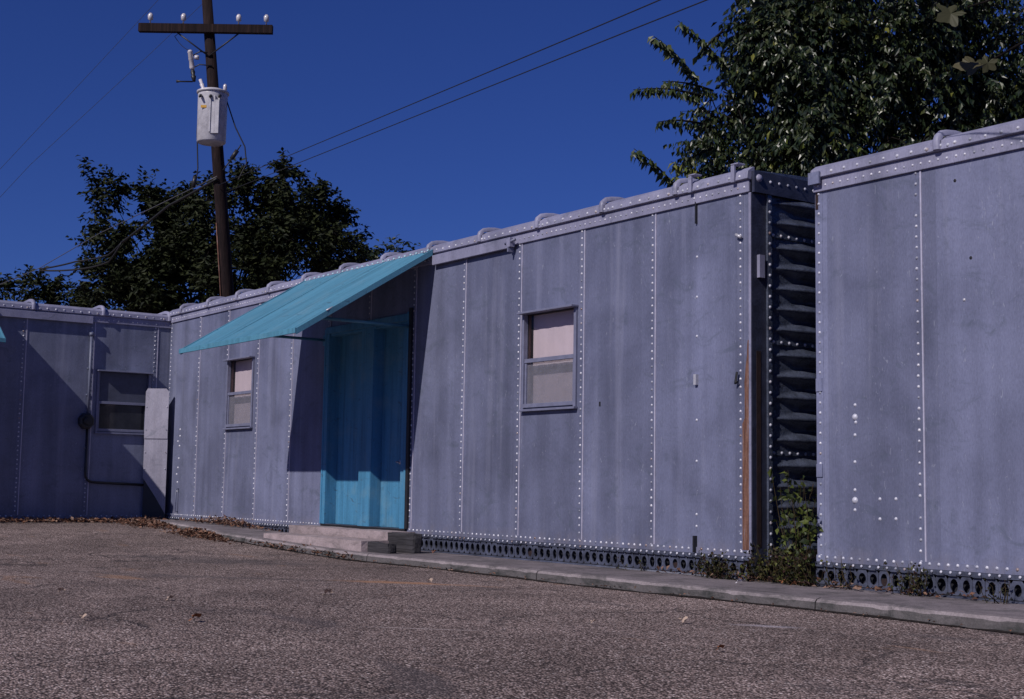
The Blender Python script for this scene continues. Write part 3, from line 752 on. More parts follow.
# ------------------------------------------------------------------ steps and timbers
def rough_box(mb, x0, x1, y0, y1, z0, z1, mat, n=(10,4,3), amp=.006, seed=0):
    """box with gently uneven faces and softened corners"""
    import itertools
    nx, ny, nz = n; idx = {}; vs = []; fs = []
    def vert(i, j, k):
        if (i,j,k) not in idx:
            p = Vector((x0+(x1-x0)*i/nx, y0+(y1-y0)*j/ny, z0+(z1-z0)*k/nz))
            d = noise.noise_vector(p*3.1+Vector((seed,0,0)))*amp + noise.noise_vector(p*11+Vector((seed,5,0)))*amp*.5
            cs = sum(1 for a, m_ in ((i,nx),(j,ny),(k,nz)) if a in (0, m_))
            c = Vector(((x0+x1)/2, (y0+y1)/2, (z0+z1)/2))
            if cs >= 2: p += (c-p).normalized()*amp*1.2
            idx[(i,j,k)] = len(vs); vs.append(p+d)
        return idx[(i,j,k)]
    for i in range(nx):
        for j in range(ny):
            fs.append((vert(i,j,nz),vert(i+1,j,nz),vert(i+1,j+1,nz),vert(i,j+1,nz))); fs.append((vert(i,j,0),vert(i,j+1,0),vert(i+1,j+1,0),vert(i+1,j,0)))
    for i in range(nx):
        for k in range(nz):
            fs.append((vert(i,0,k),vert(i+1,0,k),vert(i+1,0,k+1),vert(i,0,k+1))); fs.append((vert(i,ny,k),vert(i,ny,k+1),vert(i+1,ny,k+1),vert(i+1,ny,k)))
    for j in range(ny):
        for k in range(nz):
            fs.append((vert(0,j,k),vert(0,j,k+1),vert(0,j+1,k+1),vert(0,j+1,k))); fs.append((vert(nx,j,k),vert(nx,j+1,k),vert(nx,j+1,k+1),vert(nx,j,k+1)))
    mb.add(vs, fs, mat)
root = empty('concrete_steps', (-6.3, -.4, -.25)); tag(root, 'pinkish concrete double step below the blue door', 'steps')
def part_at(mb, name, root): 
    o = mb.build(name, root); o.location = -root.location; return o
mb = MB(); rough_box(mb, -7.53, -5.05, -.36, -.055, -.26, -.004, M['step'], (26,4,4), .006, 1); part_at(mb, 'upper_step', root)
mb = MB(); rough_box(mb, -7.41, -5.00, -.76, -.362, -.36, -.092, M['step'], (26,5,4), .008, 2); part_at(mb, 'lower_step', root)
mb = MB(); rough_box(mb, -5.045, -4.50, -.42, -.31, -.235, -.002, M['timber'], (8,5,5), .012, 3)
tag(mb.build('timber_block'), 'taller dark weathered timber block at the right end of the concrete steps', 'timber block')
mb = MB(); rough_box(mb, -4.995, -4.55, -.70, -.59, -.235, -.10, M['timber'], (8,4,3), .010, 4)
tag(mb.build('timber_block'), 'low dark timber block lying in front of the taller one', 'timber block')

# ------------------------------------------------------------------ utility pole, transformer, wires
pb = Vector((-15.50, 2.70, -.1)); pt = Vector((-14.95, 1.39, 9.25))
pdir = (pt-pb).normalized()
def pp(z): return pb+(pt-pb)*((z-pb.z)/(pt.z-pb.z))
root = empty('utility_pole', pb); tag(root, 'dark wooden utility pole leaning behind the boxcars', 'utility pole')
def pbuild(mb, name, par, parent_loc=None):
    o = mb.build(name, par); o.location = -(parent_loc or par.location); return o
mb = MB(); mb.tube([pp(-.2), pp(3), pp(6), pp(9.3)], [.135, .125, .112, .092], M['pole'], 16); pbuild(mb, 'shaft', root)
ca = Vector((.585, .811, 0)).normalized()    # crossarm runs roughly across the view
mb = MB(); c0 = pp(8.67)+Vector((.09,-.06,0))
def obox(mb, c, ax, l0, l1, hw, hh, mat):
    ax = ax.normalized(); s_ = Vector((-ax.y, ax.x, 0)).normalized(); u = ax.cross(s_)
    vs = [c+ax*l+s_*a*hw+u*b_*hh for l in (l0, l1) for a, b_ in ((-1,-1),(1,-1),(1,1),(-1,1))]
    mb.add(vs, [(0,1,2,3),(7,6,5,4),(0,4,5,1),(1,5,6,2),(2,6,7,3),(3,7,4,0)], mat)
obox(mb, c0, ca, -1.25, 1.17, .055, .075, M['pole'])
pbuild(mb, 'crossarm', root)
mb = MB()
for s_ in (-1, 1): mb.tube([c0+ca*(.62*s_)+Vector((0,0,-.03)), pp(8.18)+Vector((.08,-.08,0))], .014, M['black'])
pbuild(mb, 'brace', root)
mb = MB()
for l in (-1.05, -.45, .55, 1.05):
    mb = MB(); p = c0+ca*l+Vector((0,0,.075)); mb.tube([p, p+Vector((0,0,.07)), p+Vector((0,0,.08)), p+Vector((0,0,.16)), p+Vector((0,0,.2))], [.012,.012,.045,.05,.025], M['porcelain'], 10); pbuild(mb, 'insulator', root)
mb = MB(); mb.tube([pp(3)+Vector((.02,-.15,0)), pp(5.2)+Vector((.02,-.13,0))], .012, M['rust'], 6); pbuild(mb, 'ground_rod', root)

tc = Vector((-14.60, 1.43, 6.50))   # tank foot centre, hung on the near side of the pole
troot = empty('transformer', tc); tag(troot, 'light grey cylindrical transformer hanging on the utility pole', 'transformer')
mb = MB(); mb.tube([(0,0,0),(0,0,.02),(0,0,.86),(0,0,.90)], [.235,.255,.262,.262], M['tank'], 28)
for a in [math.pi*2*k/18 for k in range(18) if not 4 < k < 8]:
    pass
mb.build('tank', troot)
mb = MB(); mb.tube([(0,0,.895),(0,0,.93),(0,0,.965),(0,0,.985)], [.285,.285,.20,.06], M['tank'], 28); mb.build('lid', troot)
vd = Vector((-.585,-.811,0))   # image left
mb = MB()
for k, (a, b_) in enumerate(((.30,.55),(.02,.10))):
    pass
rgtv = Vector((.585,.811,0)); fwd = Vector((.808,-.581,0))  # towards the camera
for off, w_ in ((.02, .012), (.09, .012), (.16, .012)):
    p = rgtv*off+fwd*math.sqrt(max(.0, .262**2-off**2))
    obox(mb, p+Vector((0,0,.47)), Vector((0,0,1)) if False else rgtv, -w_, w_, .03, .33, M['tank'])
p = rgtv*.10+fwd*.262; obox(mb, p+Vector((0,0,.42)), rgtv, -.075, .075, .012, .30, M['tank'])
mb.build('radiator', troot)
mb = MB(); p = -rgtv*.10+fwd*.252; obox(mb, p+Vector((0,0,.60)), rgtv, -.05, .05, .008, .022, M['yellow']); mb.build('plate', troot)
for off, nm in ((-.16, 0), (.02, 0), (.18, 0)):
    mb = MB(); p = rgtv*off+fwd*.235+Vector((0,0,.80)); mb.tube([p, p+fwd*.05-Vector((0,0,.02)), p+fwd*.10-Vector((0,0,.05))], [.03,.028,.018], M['black'], 8); mb.build('bushing', troot)
mb = MB(); p = -rgtv*.16+Vector((0,0,.94)); q = p-rgtv*.08+Vector((0,0,.22))
mb.tube([p, p.lerp(q,.3), p.lerp(q,.35), p.lerp(q,.6), p.lerp(q,.65), q], [.045,.04,.028,.04,.026,.03], M['porcelain'], 10); mb.build('bushing', troot)
mb = MB(); p = rgtv*.21+Vector((0,0,.93)); mb.tube([p, p+Vector((0,0,.12)), p+Vector((0,0,.15))], [.035,.035,.018], M['porcelain'], 10); mb.build('bushing', troot)
# fuse cutout above
fc = pp(8.13)-rgtv*.24+fwd*.1
froot = empty('fuse_cutout', fc); tag(froot, 'pale fuse cutout on a thin bracket above the transformer', 'fuse cutout')
mb = MB(); 
mb.tube([(0,0,.06),(.0,0,.0)], .045, M['porcelain'], 10)
a0 = -rgtv*.13+Vector((0,0,.16)); a1 = -rgtv*.07-Vector((0,0,.20))
mb.tube([a0, a0.lerp(a1,.1), a0.lerp(a1,.12), a0.lerp(a1,.5), a0.lerp(a1,.52), a0.lerp(a1,.9), a1], [.035,.052,.045,.05,.04,.052,.03], M['porcelain'], 10)
mb.build('insulator', froot)
mb = MB(); b0 = a1; b1 = a1-Vector((0,0,.22))+rgtv*.04
mb.tube([b0, b0.lerp(b1,.2), b0.lerp(b1,.5), b0.lerp(b1,.55), b1], [.03,.045,.03,.05,.025], M['black'], 8)
mb.tube([b1-rgtv*.03, b1-rgtv*.25+Vector((0,0,.0)), b1-rgtv*.32], [.015,.015,.03], M['black'], 6)
mb.build('fuse_tube', froot)
mb = MB()
for dz in (.12, -.12): mb.tube([a0.lerp(a1,.5)+Vector((0,0,dz-.05)), rgtv*.05+Vector((0,0,dz+.02)), rgtv*.28+Vector((0,0,dz))], .012, M['black'], 6)
mb.build('bracket', froot)

def wire(pts, r, mat, label, sag=0, group=None):
    mb = MB(); P_ = []
    pts = [Vector(p) for p in pts]
    for a, b_ in zip(pts, pts[1:]):
        for i in range(12):
            t = i/12; p = a.lerp(b_, t); p.z -= sag*4*t*(1-t); P_.append(p)
    P_.append(pts[-1]); mb.tube(P_, r, mat, 5)
    o = mb.build('power_line'); tag(o, label, 'power line', group); return o
j0 = pp(6.02)+Vector((.12,-.1,0))
wire([pp(5.86)+Vector((.12,-.1,0)), Vector((-1.13,-.76,4.52)), Vector((-1.13,-.76,4.52))+(Vector((-1.13,-.76,4.52))-pp(5.86))*.5], .006, M['wire'], 'upper of two thin cables from the pole over the cars to the top right', 0, 'cables crossing the sky')
wire([pp(5.76)+Vector((.12,.05,0)), Vector((-.95,-.51,4.50)), Vector((-.95,-.51,4.50))+(Vector((-.95,-.51,4.50))-pp(5.76))*.5], .006, M['wire'], 'lower of two thin cables from the pole over the cars to the top right', 0, 'cables crossing the sky')
E0 = Vector((-20.21,.20,4.81)); E1 = Vector((-24.5,-1.7,3.75))
wire([j0, Vector((-18.46,.82,5.36)), E0, E1], .008, M['wiregrey'], 'pale service cable sloping down left from the pole', .0)
wire([j0+Vector((0,0,-.04)), (-16.3,1.36,5.64), (-17.9,1.06,5.12)], .024, M['wire'], 'thick black cable along the pale one, beside the pole', .01)
wire([(-17.9,1.06,5.12), (-18.4,.98,4.93), (-19.2,.60,4.86), E0-Vector((0,0,.02))], .018, M['wire'], 'upper of the two black cable loops at the far left', .015)
wire([(-17.9,1.05,5.10), (-18.4,1.0,4.80), (-19.15,.72,4.72), E0-Vector((0,0,.05))], .018, M['wire'], 'lower of the two black cable loops at the far left', .02)
t1 = Vector((-22.11,.45,8.01)); t2 = Vector((-20.69,2.03,10.33)); d_ = t2-t1
wire([t1-d_*1.2, t1, t2, t2+d_*.6], .0045, M['wire'], 'upper of two faint thin wires in the top left sky', 0, 'thin wires high in the left sky')
wire([t1-d_*1.2+Vector((0,0,-.66)), t1+Vector((0,0,-.66)), t2+Vector((.25,.4,-.5)), t2+d_*.6+Vector((.4,.6,-.4))], .0045, M['wire'], 'lower of two faint thin wires in the top left sky', 0, 'thin wires high in the left sky')
tl = tc
wire([tl-rgtv*.24+Vector((0,0,.82)), tl-rgtv*.26+Vector((0,0,.2)), tl-rgtv*.22+Vector((0,0,-.45)), tl-rgtv*.25+Vector((0,0,-.75))], .012, M['wire'], 'thin lead hanging down the left side of the transformer')
wire([tl+rgtv*.24+Vector((0,0,.80)), tl+rgtv*.42+Vector((0,0,.30)), tl+rgtv*.60+Vector((0,0,-.05)), tl+rgtv*.64+Vector((0,0,-.35)), tl+rgtv*.50+Vector((0,0,-.66))], .012, M['wire'], 'thin lead curving down the right side of the transformer')
mb = MB(); p = tl+rgtv*.47+Vector((0,0,-.12)); mb.tube([p, p-rgtv*.10-Vector((0,0,.16))], .04, M['black'], 8); mb.tube([p-rgtv*.1-Vector((0,0,.16)), p-rgtv*.24-Vector((0,0,.36))], .012, M['wire'], 6)
mb.tube([p, p+rgtv*.06+Vector((0,0,.10))], .012, M['wire'], 6)
tag(mb.build('cable_connector'), 'small dark connector on the lead at the lower right of the transformer', 'connector')
mb = MB(); p = tl-rgtv*.26+Vector((0,0,-.60)); mb.tube([p, p-Vector((0,0,.20))+rgtv*-.03], .04, M['black'], 8)
tag(mb.build('cable_connector'), 'small dark connector on the lead at the lower left of the transformer', 'connector')
wire([c0-ca*.45+Vector((0,0,.1)), fc-rgtv*.42+Vector((0,0,.42)), fc-rgtv*.13+Vector((0,0,.16))], .006, M['wire'], 'thin jumper wire from the crossarm to the fuse cutout', .05)

# ------------------------------------------------------------------ trees
RT = Vector((.585, .811, 0)); FW = Vector((-.811, .585, 0))
class Leaves:
    def __init__(s): s.v = []; s.f = []; s.m = []
    def leaf(s, p, d, n, l, w, mi=0):
        d = d.normalized(); side = d.cross(n)
        if side.length < 1e-4: side = d.orthogonal()
        side = side.normalized(); nn = side.cross(d)
        k = len(s.v); fold = .22*w
        s.v += [p, p+d*l*.45+side*w*.5+nn*fold, p+d*l-nn*l*.12, p+d*l*.45-side*w*.5+nn*fold, p+d*l*.5]
        s.f += [(k, k+1, k+4), (k+1, k+2, k+4), (k+2, k+3, k+4), (k+3, k, k+4)]; s.m += [mi]*4
    def build(s, name, parent, mats):
        me = bpy.data.meshes.new(name); me.from_pydata([tuple(v) for v in s.v], [], s.f)
        for m in mats: me.materials.append(m)
        me.polygons.foreach_set('material_index', s.m); me.update()
        o = bpy.data.objects.new(name, me); COL.objects.link(o); o.parent = parent; o.location = -parent.location; return o
def rv(): 
    while True:
        v = Vector((random.uniform(-1,1), random.uniform(-1,1), random.uniform(-1,1)))
        if .01 < v.length < 1: return v.normalized()
def make_tree(name, base, label, cat, blobs, per, lsize, mats, trunk_r=.3, droop=.4, twig=(.3,.6), nleaf=10, pins=(), group=None, branches=(), gap=0):
    root = empty(name, base); tag(root, label, cat, group); L_ = Leaves(); B_ = MB()
    top = sum((b[0] for b in blobs), Vector())/len(blobs); fork = Vector((top.x, top.y, base.z+(min(b[0].z for b in blobs)-base.z)*.6)); fork = base.lerp(fork, 1.0)
    mb = MB(); mb.tube([base-Vector((0,0,.1)), base.lerp(fork,.5)+rv()*.1, fork], [trunk_r*1.2, trunk_r, trunk_r*.8], M['bark'], 12); mb.build('trunk', root).location = -base
    for c, r, dz in blobs:
        mid_ = fork.lerp(c, .5)+rv()*.3*r
        B_.tube([fork, mid_, c, c+rv()*r*.5], [trunk_r*.3*min(1, r), trunk_r*.15*min(1, r), trunk_r*.05*min(1, r), .006], M['bark'], 6)
        n = int(per*r*r)
        subs = [(c+Vector((v.x*r, v.y*r, v.z*r*dz))*random.uniform(.35, .95)) for v in [rv() for _ in range(max(3, int(5*r)))]]
        for _ in range(n):
            if random.random() < .55:
                sc = random.choice(subs); v = rv(); p = sc+v*r*.38*random.random()**.5
                v = (p-c).normalized() if (p-c).length > .01 else v
            else:
                v = rv(); p = c+Vector((v.x*r, v.y*r, v.z*r*dz))*(random.random()**.45)
            if gap and noise.noise(p*gap) > .12 + (.25 if (p-c).length < r*.5 else 0): continue
            d = (v*.8+rv()*.7+Vector((0,0,-droop*.4))).normalized(); l = random.uniform(*twig)
            q = p+d*l-Vector((0,0,l*droop*.3))
            if _ % 6 == 0: B_.tube([p-d*l*.6, p, q], [.012, .008, .003], M['bark'], 3, False)
            for k in range(nleaf):
                t = (k+random.random())/nleaf; s_ = -1 if k % 2 else 1
                side = d.cross(Vector((0,0,1))).normalized() if abs(d.z) < .95 else Vector((1,0,0))
                ld = (side*s_*.7+d*.35+Vector((0,0,-droop))+rv()*.45)
                L_.leaf(p.lerp(q, t), ld, rv()+Vector((0,0,.6)), lsize*random.uniform(.7, 1.2), lsize*random.uniform(.38, .55), 1 if (len(mats) > 1 and random.random() < .012) else 0)
    for a, b_, dens, yel in branches:      # long leafy sprays reaching out of the crown
        pts = [a.lerp(b_, t)+Vector((0,0,.10*math.sin(math.pi*t)*(a-b_).length*.5)) for t in (0,.25,.5,.75,1)]
        B_.tube(pts, [.022,.016,.012,.008,.004], M['bark'], 5)
        n = int((b_-a).length*dens)
        for k in range(n):
            t = k/n; i = min(3, int(t*4)); p = pts[i].lerp(pts[i+1], t*4-i); d = (b_-a).normalized()
            side = d.cross(Vector((0,0,1))).normalized()*(1 if k % 2 else -1)
            for q in range(2):
                L_.leaf(p+rv()*.03, side*.5+d*.35+Vector((0,0,-.9))+rv()*.3, d+rv()*.5, lsize*random.uniform(.9, 1.35), lsize*random.uniform(.45,.6), 1 if (yel and random.random() < .7) else 2)
    L_.build('crown', root, mats); B_.build('branch', root).location = -base
    return root
def blobs_px(C, cpx, scale, lst, depth_jit, dz=.9):
    out = []
    for x, y, r in lst:
        out.append((C+RT*((x-cpx[0])/scale)+Vector((0,0,(cpx[1]-y)/scale))+FW*random.uniform(-depth_jit, depth_jit), r/scale, dz))
    return out
# large dark tree behind the left end
C = Vector((-26.82, 7.87, 6.93))
bl = blobs_px(C, (250,250), 36, [(250,275,50),(255,235,30),(205,240,30),(300,245,32),(195,262,30),(152,222,27),(125,238,20),(112,196,13),(168,200,16),(150,203,14),(238,192,17),(262,200,18),(292,190,18),(312,200,16),
     (322,222,22),(338,240,17),(140,285,30),(180,290,42),(332,268,30),(112,252,11),(98,232,7),(165,262,28),(345,285,24),(215,205,16),(280,212,22),(104,268,8),(120,292,18),(96,208,7),(310,178,8),(285,172,9),(180,184,9),(143,188,8),(338,215,9),(352,232,8),(90,180,5),(240,178,9),(214,186,8),(352,250,9),(86,250,5)], 1.6)
make_tree('oak_tree', Vector((-27.0, 8.6, -.1)), 'big dark leafy tree behind the utility pole', 'tree', bl, 430, .19, [M['leaf_far']], .35, .2, (.25,.6), 9, gap=1.1)
C = Vector((-29.8, 13.94, 7.53))
bl = blobs_px(C, (385,265), 31, [(385,268,18),(372,258,13),(398,250,11),(360,275,14),(412,262,8),(340,285,20),(402,280,16)], .8)
make_tree('oak_tree', Vector((-30.0, 14.2, -.1)), 'smaller lighter tree just above the awning, right of the big dark one', 'tree', bl, 300, .20, [M['leaf_near']], .2, .2, (.25,.6), 8, gap=1.3)
C = Vector((-39.96, 6.77, 7.13))
bl = blobs_px(C, (60,290), 28.5, [(60,305,24),(30,288,14),(24,276,7),(90,305,18),(75,292,11),(50,290,12),(105,296,8),(0,288,14),(-20,292,14)], 1.)
make_tree('oak_tree', Vector((-40.0, 6.5, -.1)), 'low dark tree at the far left above the left boxcar roof', 'tree', bl, 200, .22, [M['leaf_far']], .25, .2, (.25,.6), 8)
# big tree at the upper right
C = Vector((-5.24, 7.01, 6.2))
bl = blobs_px(C, (830,100), 68, [(870,70,95),(780,75,62),(960,100,85),(735,110,38),(800,150,48),(735,90,18),(712,112,15),(760,45,24),(905,165,60),(745,160,24),(716,150,16),(790,20,60),(900,-10,90),(1030,60,90),(712,178,12),(745,190,22),(712,140,14),(765,130,36),(790,185,30),(760,10,30),(1010,150,60)], .9)
V = Vector
br = [(V((-5.28,4.50,5.80)), V((-5.42,3.38,5.72)), 38, False), (V((-5.5,4.6,6.1)), V((-5.21,3.55,6.42)), 34, False), (V((-5.4,5.1,6.3)), V((-5.37,4.12,6.80)), 34, False),
      (V((-5.53,4.40,4.45)), V((-5.47,3.44,4.95)), 36, False), (V((-5.3,4.75,4.62)), V((-5.42,4.05,4.86)), 30, True), (V((-5.4,4.75,4.42)), V((-5.42,4.10,4.66)), 30, True),
      (V((-5.5,4.7,5.5)), V((-5.6,3.95,5.42)), 26, False), (V((-5.5,4.9,6.0)), V((-5.6,4.05,6.0)), 30, False), (V((-5.5,5.1,6.9)), V((-5.5,4.6,6.4)), 24, False), (V((-5.5,4.9,5.2)), V((-5.6,4.35,4.85)), 26, False)]
make_tree('elm_tree', V((-4.6, 8.4, -.3)), 'large drooping leafy tree rising behind the right boxcars', 'tree', bl, 620, .125, [M['leaf_near'], M['leaf_yellow'], M['leaf_spray']], .3, .9, (.3,.65), 11, branches=br, gap=1.15)

# sycamore: trunk out of frame on the right, one branch with lobed leaves reaching over the right car
sroot = empty('sycamore_tree', (7.6, 3.9, -.3)); tag(sroot, 'sycamore branch with big lobed olive leaves at the top right corner', 'tree')
def lobed(mb, p, d, n, size, mat, lobes=5, curl=.15):
    d = Vector(d).normalized(); side = d.cross(Vector(n)).normalized(); nn = side.cross(d)
    outl = []
    K = 30
    for k in range(K+1):
        a = -math.pi*.92+2*math.pi*.92*k/K
        tri = 1-2*abs((a*5/(2*math.pi)+.5) % 1-.5); r = .50+.50*tri**1.1 + random.uniform(-.09,.09)
        r *= (1-.28*abs(a)/math.pi)
        q = Vector(p)+d*(size*(.5+.55*r*math.cos(a))-size*.15)+side*size*.62*r*math.sin(a); x = (q-Vector(p)); 
        q += nn*curl*size*(math.sin(a*2.0)*.5+r*.5*math.cos(a))*random.uniform(.8,1.2)
        outl.append(q)
    c = Vector(p)+d*size*.35
    mb.add([c]+outl, [(0, i+1, i+2) for i in range(K)], mat, False)
mb = MB(); base = Vector((7.6,3.9,-.3))
mb.tube([Vector((7.6,3.9,-.4)), Vector((7.5,3.7,2.5)), Vector((7.2,3.3,5.2))], [.24,.2,.15], M['bark'], 12); mb.build('trunk', sroot).location = -base
mb = MB(); bp = [Vector((7.3,3.4,4.2)), Vector((6.0,1.0,3.7)), Vector((4.6,-1.2,3.1)), Vector((3.98,-1.98,2.86)), Vector((3.62,-1.92,2.80))]
mb.tube(bp, [.06,.035,.018,.010,.006], M['bark'], 6); mb.tube([bp[1], Vector((4.6,-1.4,3.35)), Vector((3.7,-2.2,3.02))], [.025,.014,.005], M['bark'], 6); mb.tube([bp[2], Vector((4.1,-1.6,2.75)), Vector((3.85,-1.5,2.45))], [.012,.008,.004], M['bark'], 5)
mb.build('branch', sroot).location = -base
mb = MB()
for p, d, n, s_ in (((3.62,-1.93,2.80),(-.7,-.5,-.12),(.6,-.5,.7),.19), ((3.70,-2.0,2.80),(-.2,-.3,-.7),(.8,-.5,.3),.12), ((3.68,-2.22,3.02),(-.45,-.6,-.45),(.7,-.6,.5),.18),
                    ((3.98,-1.65,2.62),(-.1,.1,-.9),(.8,-.6,.2),.13),((3.90,-1.55,2.50),(-.2,.1,-.9),(.7,-.7,.1),.12),((4.02,-1.60,2.72),(.2,.1,-.8),(.9,-.3,.1),.12),
                    ((4.4,-1.4,3.0),(0,0,-1),(.8,-.5,.1),.15),((3.86,-1.5,2.38),(.1,0,-.9),(.6,-.8,0),.10)):
    lobed(mb, p, d, n, s_, M['syc'])
for _ in range(46):
    t = random.random(); i = min(2, int(t*3)); p = bp[i].lerp(bp[i+1], t*3-i)+rv()*.22
    if p.x < 4.4: continue
    lobed(mb, p, (random.uniform(-1,1), random.uniform(-1,1), -.8), rv(), random.uniform(.12,.18), M['syc'])
mb.build('crown', sroot).location = -base

# ------------------------------------------------------------------ weeds
def weed(name, base, label, h, n, spread, mat, lsz=.03, nleaf=14, cat='weed', up=1.0):
    root = empty(name, base); tag(root, label, cat, 'weeds growing along the foot of the cars'); L_ = Leaves(); S_ = MB(); base = Vector(base)
    for _ in range(n):
        a = random.uniform(0, 2*math.pi); p = base+Vector((random.uniform(-spread,spread), random.uniform(-.05,.05), 0)); q = p+Vector((math.cos(a)*.12*h*2, -abs(math.sin(a))*.10, h*random.uniform(.5,1.05)*up))
        m_ = p.lerp(q,.5)+rv()*.04; pts = [p, m_, q]
        S_.tube([base+Vector((0,0,-.02))]+pts, [.004,.004,.003,.0015], M['stem'], 4, False)
        for k in range(nleaf):
            t = random.uniform(.1,1); c = (p.lerp(m_, t*2) if t < .5 else m_.lerp(q, t*2-1))+rv()*.03
            L_.leaf(c, rv()+Vector((0,-.2,.1)), rv()+Vector((0,-.5,.5)), lsz*random.uniform(.6,1.5), lsz*random.uniform(.5,1.0))
    S_.build('stem', root).location = -base; L_.build('foliage', root, [mat])
zb = -.21
weed('weed', (-.42,-.10,zb), 'reddish weed at the foot of the rusty car corner, left of the gap', .20, 11, .18, M['weed'], .028, 14)
weed('weed', (-.10,-.12,zb), 'tangled brown and green weed right under the rust streak', .18, 15, .22, M['weed'], .030, 14)
weed('weed', (.28,-.05,zb), 'dense mixed weed filling the bottom of the gap between the cars', .30, 28, .22, M['weed'], .032, 16)
weed('vine', (.52,.02,zb), 'yellow green vine climbing in the gap between the cars', .86, 20, .10, M['vine'], .055, 15, 'vine')
weed('weed', (.66,-.10,zb), 'dark weed at the lower left corner of the right boxcar', .26, 26, .14, M['weed'], .030, 15)
weed('weed', (1.02,-.10,zb), 'short thin weed in front of the right boxcar, below the lowest bolts', .24, 7, .10, M['weed'], .026, 8)
weed('weed', (1.66,-.10,zb), 'yellowish weed under the riveted seam of the right boxcar', .22, 15, .14, M['weed'], .028, 10)
weed('weed', (2.35,-.10,zb), 'tiny dry weed at the foot of the right boxcar near the picture edge', .16, 6, .10, M['weed'], .022, 7)
weed('weed', (-1.35,-.10,zb), 'tiny sparse weed left of the reddish one, under the middle boxcar', .12, 5, .16, M['weed'], .020, 6)
# bare stalk leaning against the right car
# ------------------------------------------------------------------ leaf litter
def litter(label, n, fn, size=.05):
    L_ = Leaves()
    for _ in range(n):
        x, y, z = fn(); d = Vector((random.uniform(-1,1), random.uniform(-1,1), random.uniform(-.1,.5)))
        size_ = size*.8
        L_.leaf(Vector((x,y,z)), d, Vector((random.uniform(-.7,.7), random.uniform(-.7,.7), 1)), size*random.uniform(.6,1.4), size*random.uniform(.4,.9))
    me_root = Leaves.build
    me = bpy.data.meshes.new('leaf_litter'); me.from_pydata([tuple(v) for v in L_.v], [], L_.f); me.materials.append(M['dead'])
    o = bpy.data.objects.new('leaf_litter', me); COL.objects.link(o); tag(o, label, 'leaf litter', 'drifts of fallen leaves', 'stuff')
g = random.gauss
def band(x0, x1, yf, sy, hmax=.03, zf=zg):
    def fn():
        x = random.uniform(x0, x1); y = yf(x)+g(0, sy); return x, y, zf(x)+.012+random.random()**2*hmax
    return fn
def heap(cx, cy, sx, sy, hmax, zf=zg):
    def fn():
        a, b_ = g(0,1), g(0,1); k = math.exp(-(a*a+b_*b_)/2); return cx+a*sx, cy+b_*sy, zf(cx+a*sx)+.01+random.random()*hmax*k
    return fn
litter('brown leaves heaped along the foot of the left boxcar', 900, lambda: (lambda y: (-12.42+abs(g(0,.28)), y, zg(-12)+.01+random.random()**1.5*.045))(random.uniform(-2.7,-.1)), .06)
litter('leaves drifted in the corner at the end of the sidewalk', 900, heap(-11.3,-.75,.55,.16,.08), .055)
litter('leaves piled against the kerb left of the steps', 750, heap(-8.75,-1.0,.40,.08,.10), .055)
litter('dry leaves on the sidewalk against the middle boxcar', 520, heap(-9.9,-.12,.6,.06,.12,zs), .05)
litter('leaves along the front of the lower concrete step', 520, band(-7.5,-5.0,lambda x: -.83,.045,.05), .05)
litter('sparse leaves along the long kerb', 110, band(-5.0,3.4,lambda x: edge_y(x)-.045,.03,.010), .028)
litter('dead leaves caught under the weeds by the gap', 170, band(-.9,2.2,lambda x: -.14,.05,.03,zs), .045)
# single leaves lying on the asphalt
def fallen(x, y, size, mat, label, rot, z=None):
    mb = MB(); lobed(mb, (0,0,.012), (math.cos(rot), math.sin(rot), .05), (0,0,1), size, mat, 5, .35)
    o = mb.build('fallen_leaf', loc=(x, y, (zg(x) if z is None else z)+.018)); tag(o, label, 'leaf', 'leaves lying on the asphalt and sidewalk')
fallen(.323,-4.912,.085, M['deadbrown'], 'large curled russet leaf on the asphalt, lower left', .7)
fallen(.045,-5.46,.05, M['deadpale'], 'pale tan leaf nearest the lower left corner', 2.)
fallen(-.984,-3.337,.085, M['deadpale'], 'light tan leaf flat on the asphalt below the blue door', .2)
fallen(1.623,-2.989,.04, M['deadpale'], 'small pale leaf on the asphalt right of centre', 1.)
fallen(1.782,-2.426,.065, M['deadpale'], 'pale olive leaf on the asphalt, lower right', 1.6)
fallen(2.937,-3.252,.055, M['deadbrown'], 'russet leaf at the bottom edge of the asphalt, right', .4)
fallen(-1.693,-1.989,.05, M['deadpale'], 'pale leaf on the asphalt just below the kerb, in front of the third seam', 2.6)
fallen(-1.92,-4.95,.06, M['deadpale'], 'tan leaf on the asphalt at the far left', .1)
fallen(-.95,-4.55,.06, M['deadpale'], 'tan leaf on the asphalt left of the light flat one', .9)
fallen(.33,-.50,.06, M['paper'], 'white paper scrap on the sidewalk in front of the gap', .3, -.212)
fallen(.72,-.32,.06, M['deadbrown'], 'orange brown leaf on the sidewalk below the right boxcar corner', .2, -.212)
fallen(.50,-.20,.055, M['deadbrown'], 'orange leaf on the sidewalk under the vine', 1.4, -.212)
fallen(-4.33,-.30,.06, M['deadbrown'], 'orange leaf on the sidewalk beside the timber block', 1.2, -.21)

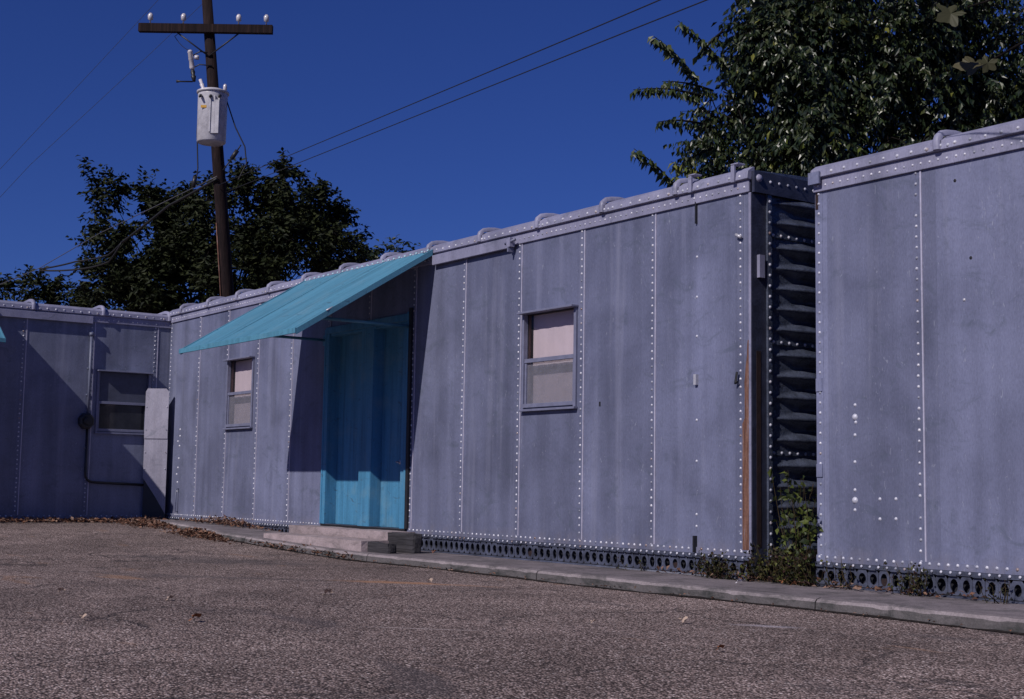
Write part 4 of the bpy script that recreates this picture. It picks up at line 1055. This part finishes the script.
# ------------------------------------------------------------------ light, sky, camera
sc = bpy.context.scene
w = bpy.data.worlds.new('World'); sc.world = w; w.use_nodes = True; nt = w.node_tree
bg = nt.nodes['Background']; sky = nt.nodes.new('ShaderNodeTexSky'); sky.sky_type = 'NISHITA'; sky.sun_disc = False
to_sun = Vector((.26, -1., .815)).normalized(); el = math.asin(to_sun.z)
sky.sun_elevation = el; sky.sun_rotation = math.atan2(to_sun.x, to_sun.y)
sky.altitude = 300; sky.air_density = 1.0; sky.dust_density = .15; sky.ozone_density = 3.0
hs = nt.nodes.new('ShaderNodeMix'); hs.data_type = 'RGBA'; hs.blend_type = 'MULTIPLY'; hs.inputs[0].default_value = 1; hs.inputs[7].default_value = (.30, .46, 1.16, 1)
nt.links.new(sky.outputs[0], hs.inputs[6]); nt.links.new(hs.outputs[2], bg.inputs[0]); bg.inputs[1].default_value = .045
sd = bpy.data.lights.new('sun', 'SUN'); sd.energy = 3.6; sd.angle = R(.53); sd.color = (1, .93, .88)
so = bpy.data.objects.new('sun', sd); COL.objects.link(so); so.rotation_euler = (-to_sun).to_track_quat('-Z', 'Y').to_euler()

yaw, pitch, roll, cx, D, cz, F = [-0.9474196980952723, 0.09987418926606921, 0.015420553201051068, 7.9353754754713215, 8.11934843962151, 0.5081745491164453, 1370.0]
f = Vector((math.sin(yaw)*math.cos(pitch), math.cos(yaw)*math.cos(pitch), math.sin(pitch)))
r = f.cross(Vector((0,0,1))).normalized(); u = r.cross(f)
r2 = r*math.cos(roll)+u*math.sin(roll); u2 = -r*math.sin(roll)+u*math.cos(roll)
cd = bpy.data.cameras.new('camera'); cd.sensor_width = 36; cd.lens = F/1024*36; cd.clip_end = 2000; cd.clip_start = .05
co = bpy.data.objects.new('camera', cd); COL.objects.link(co)
mt = Matrix((r2, u2, -f)).transposed().to_4x4(); mt.translation = Vector((cx, -D, cz)); co.matrix_world = mt
sc.camera = co
vs_ = sc.view_settings; vs_.view_transform = 'Standard'; vs_.look = 'None'; vs_.exposure = 0; vs_.gamma = 1; vs_.use_curve_mapping = False
sc.render.resolution_x = 1024; sc.render.resolution_y = 699
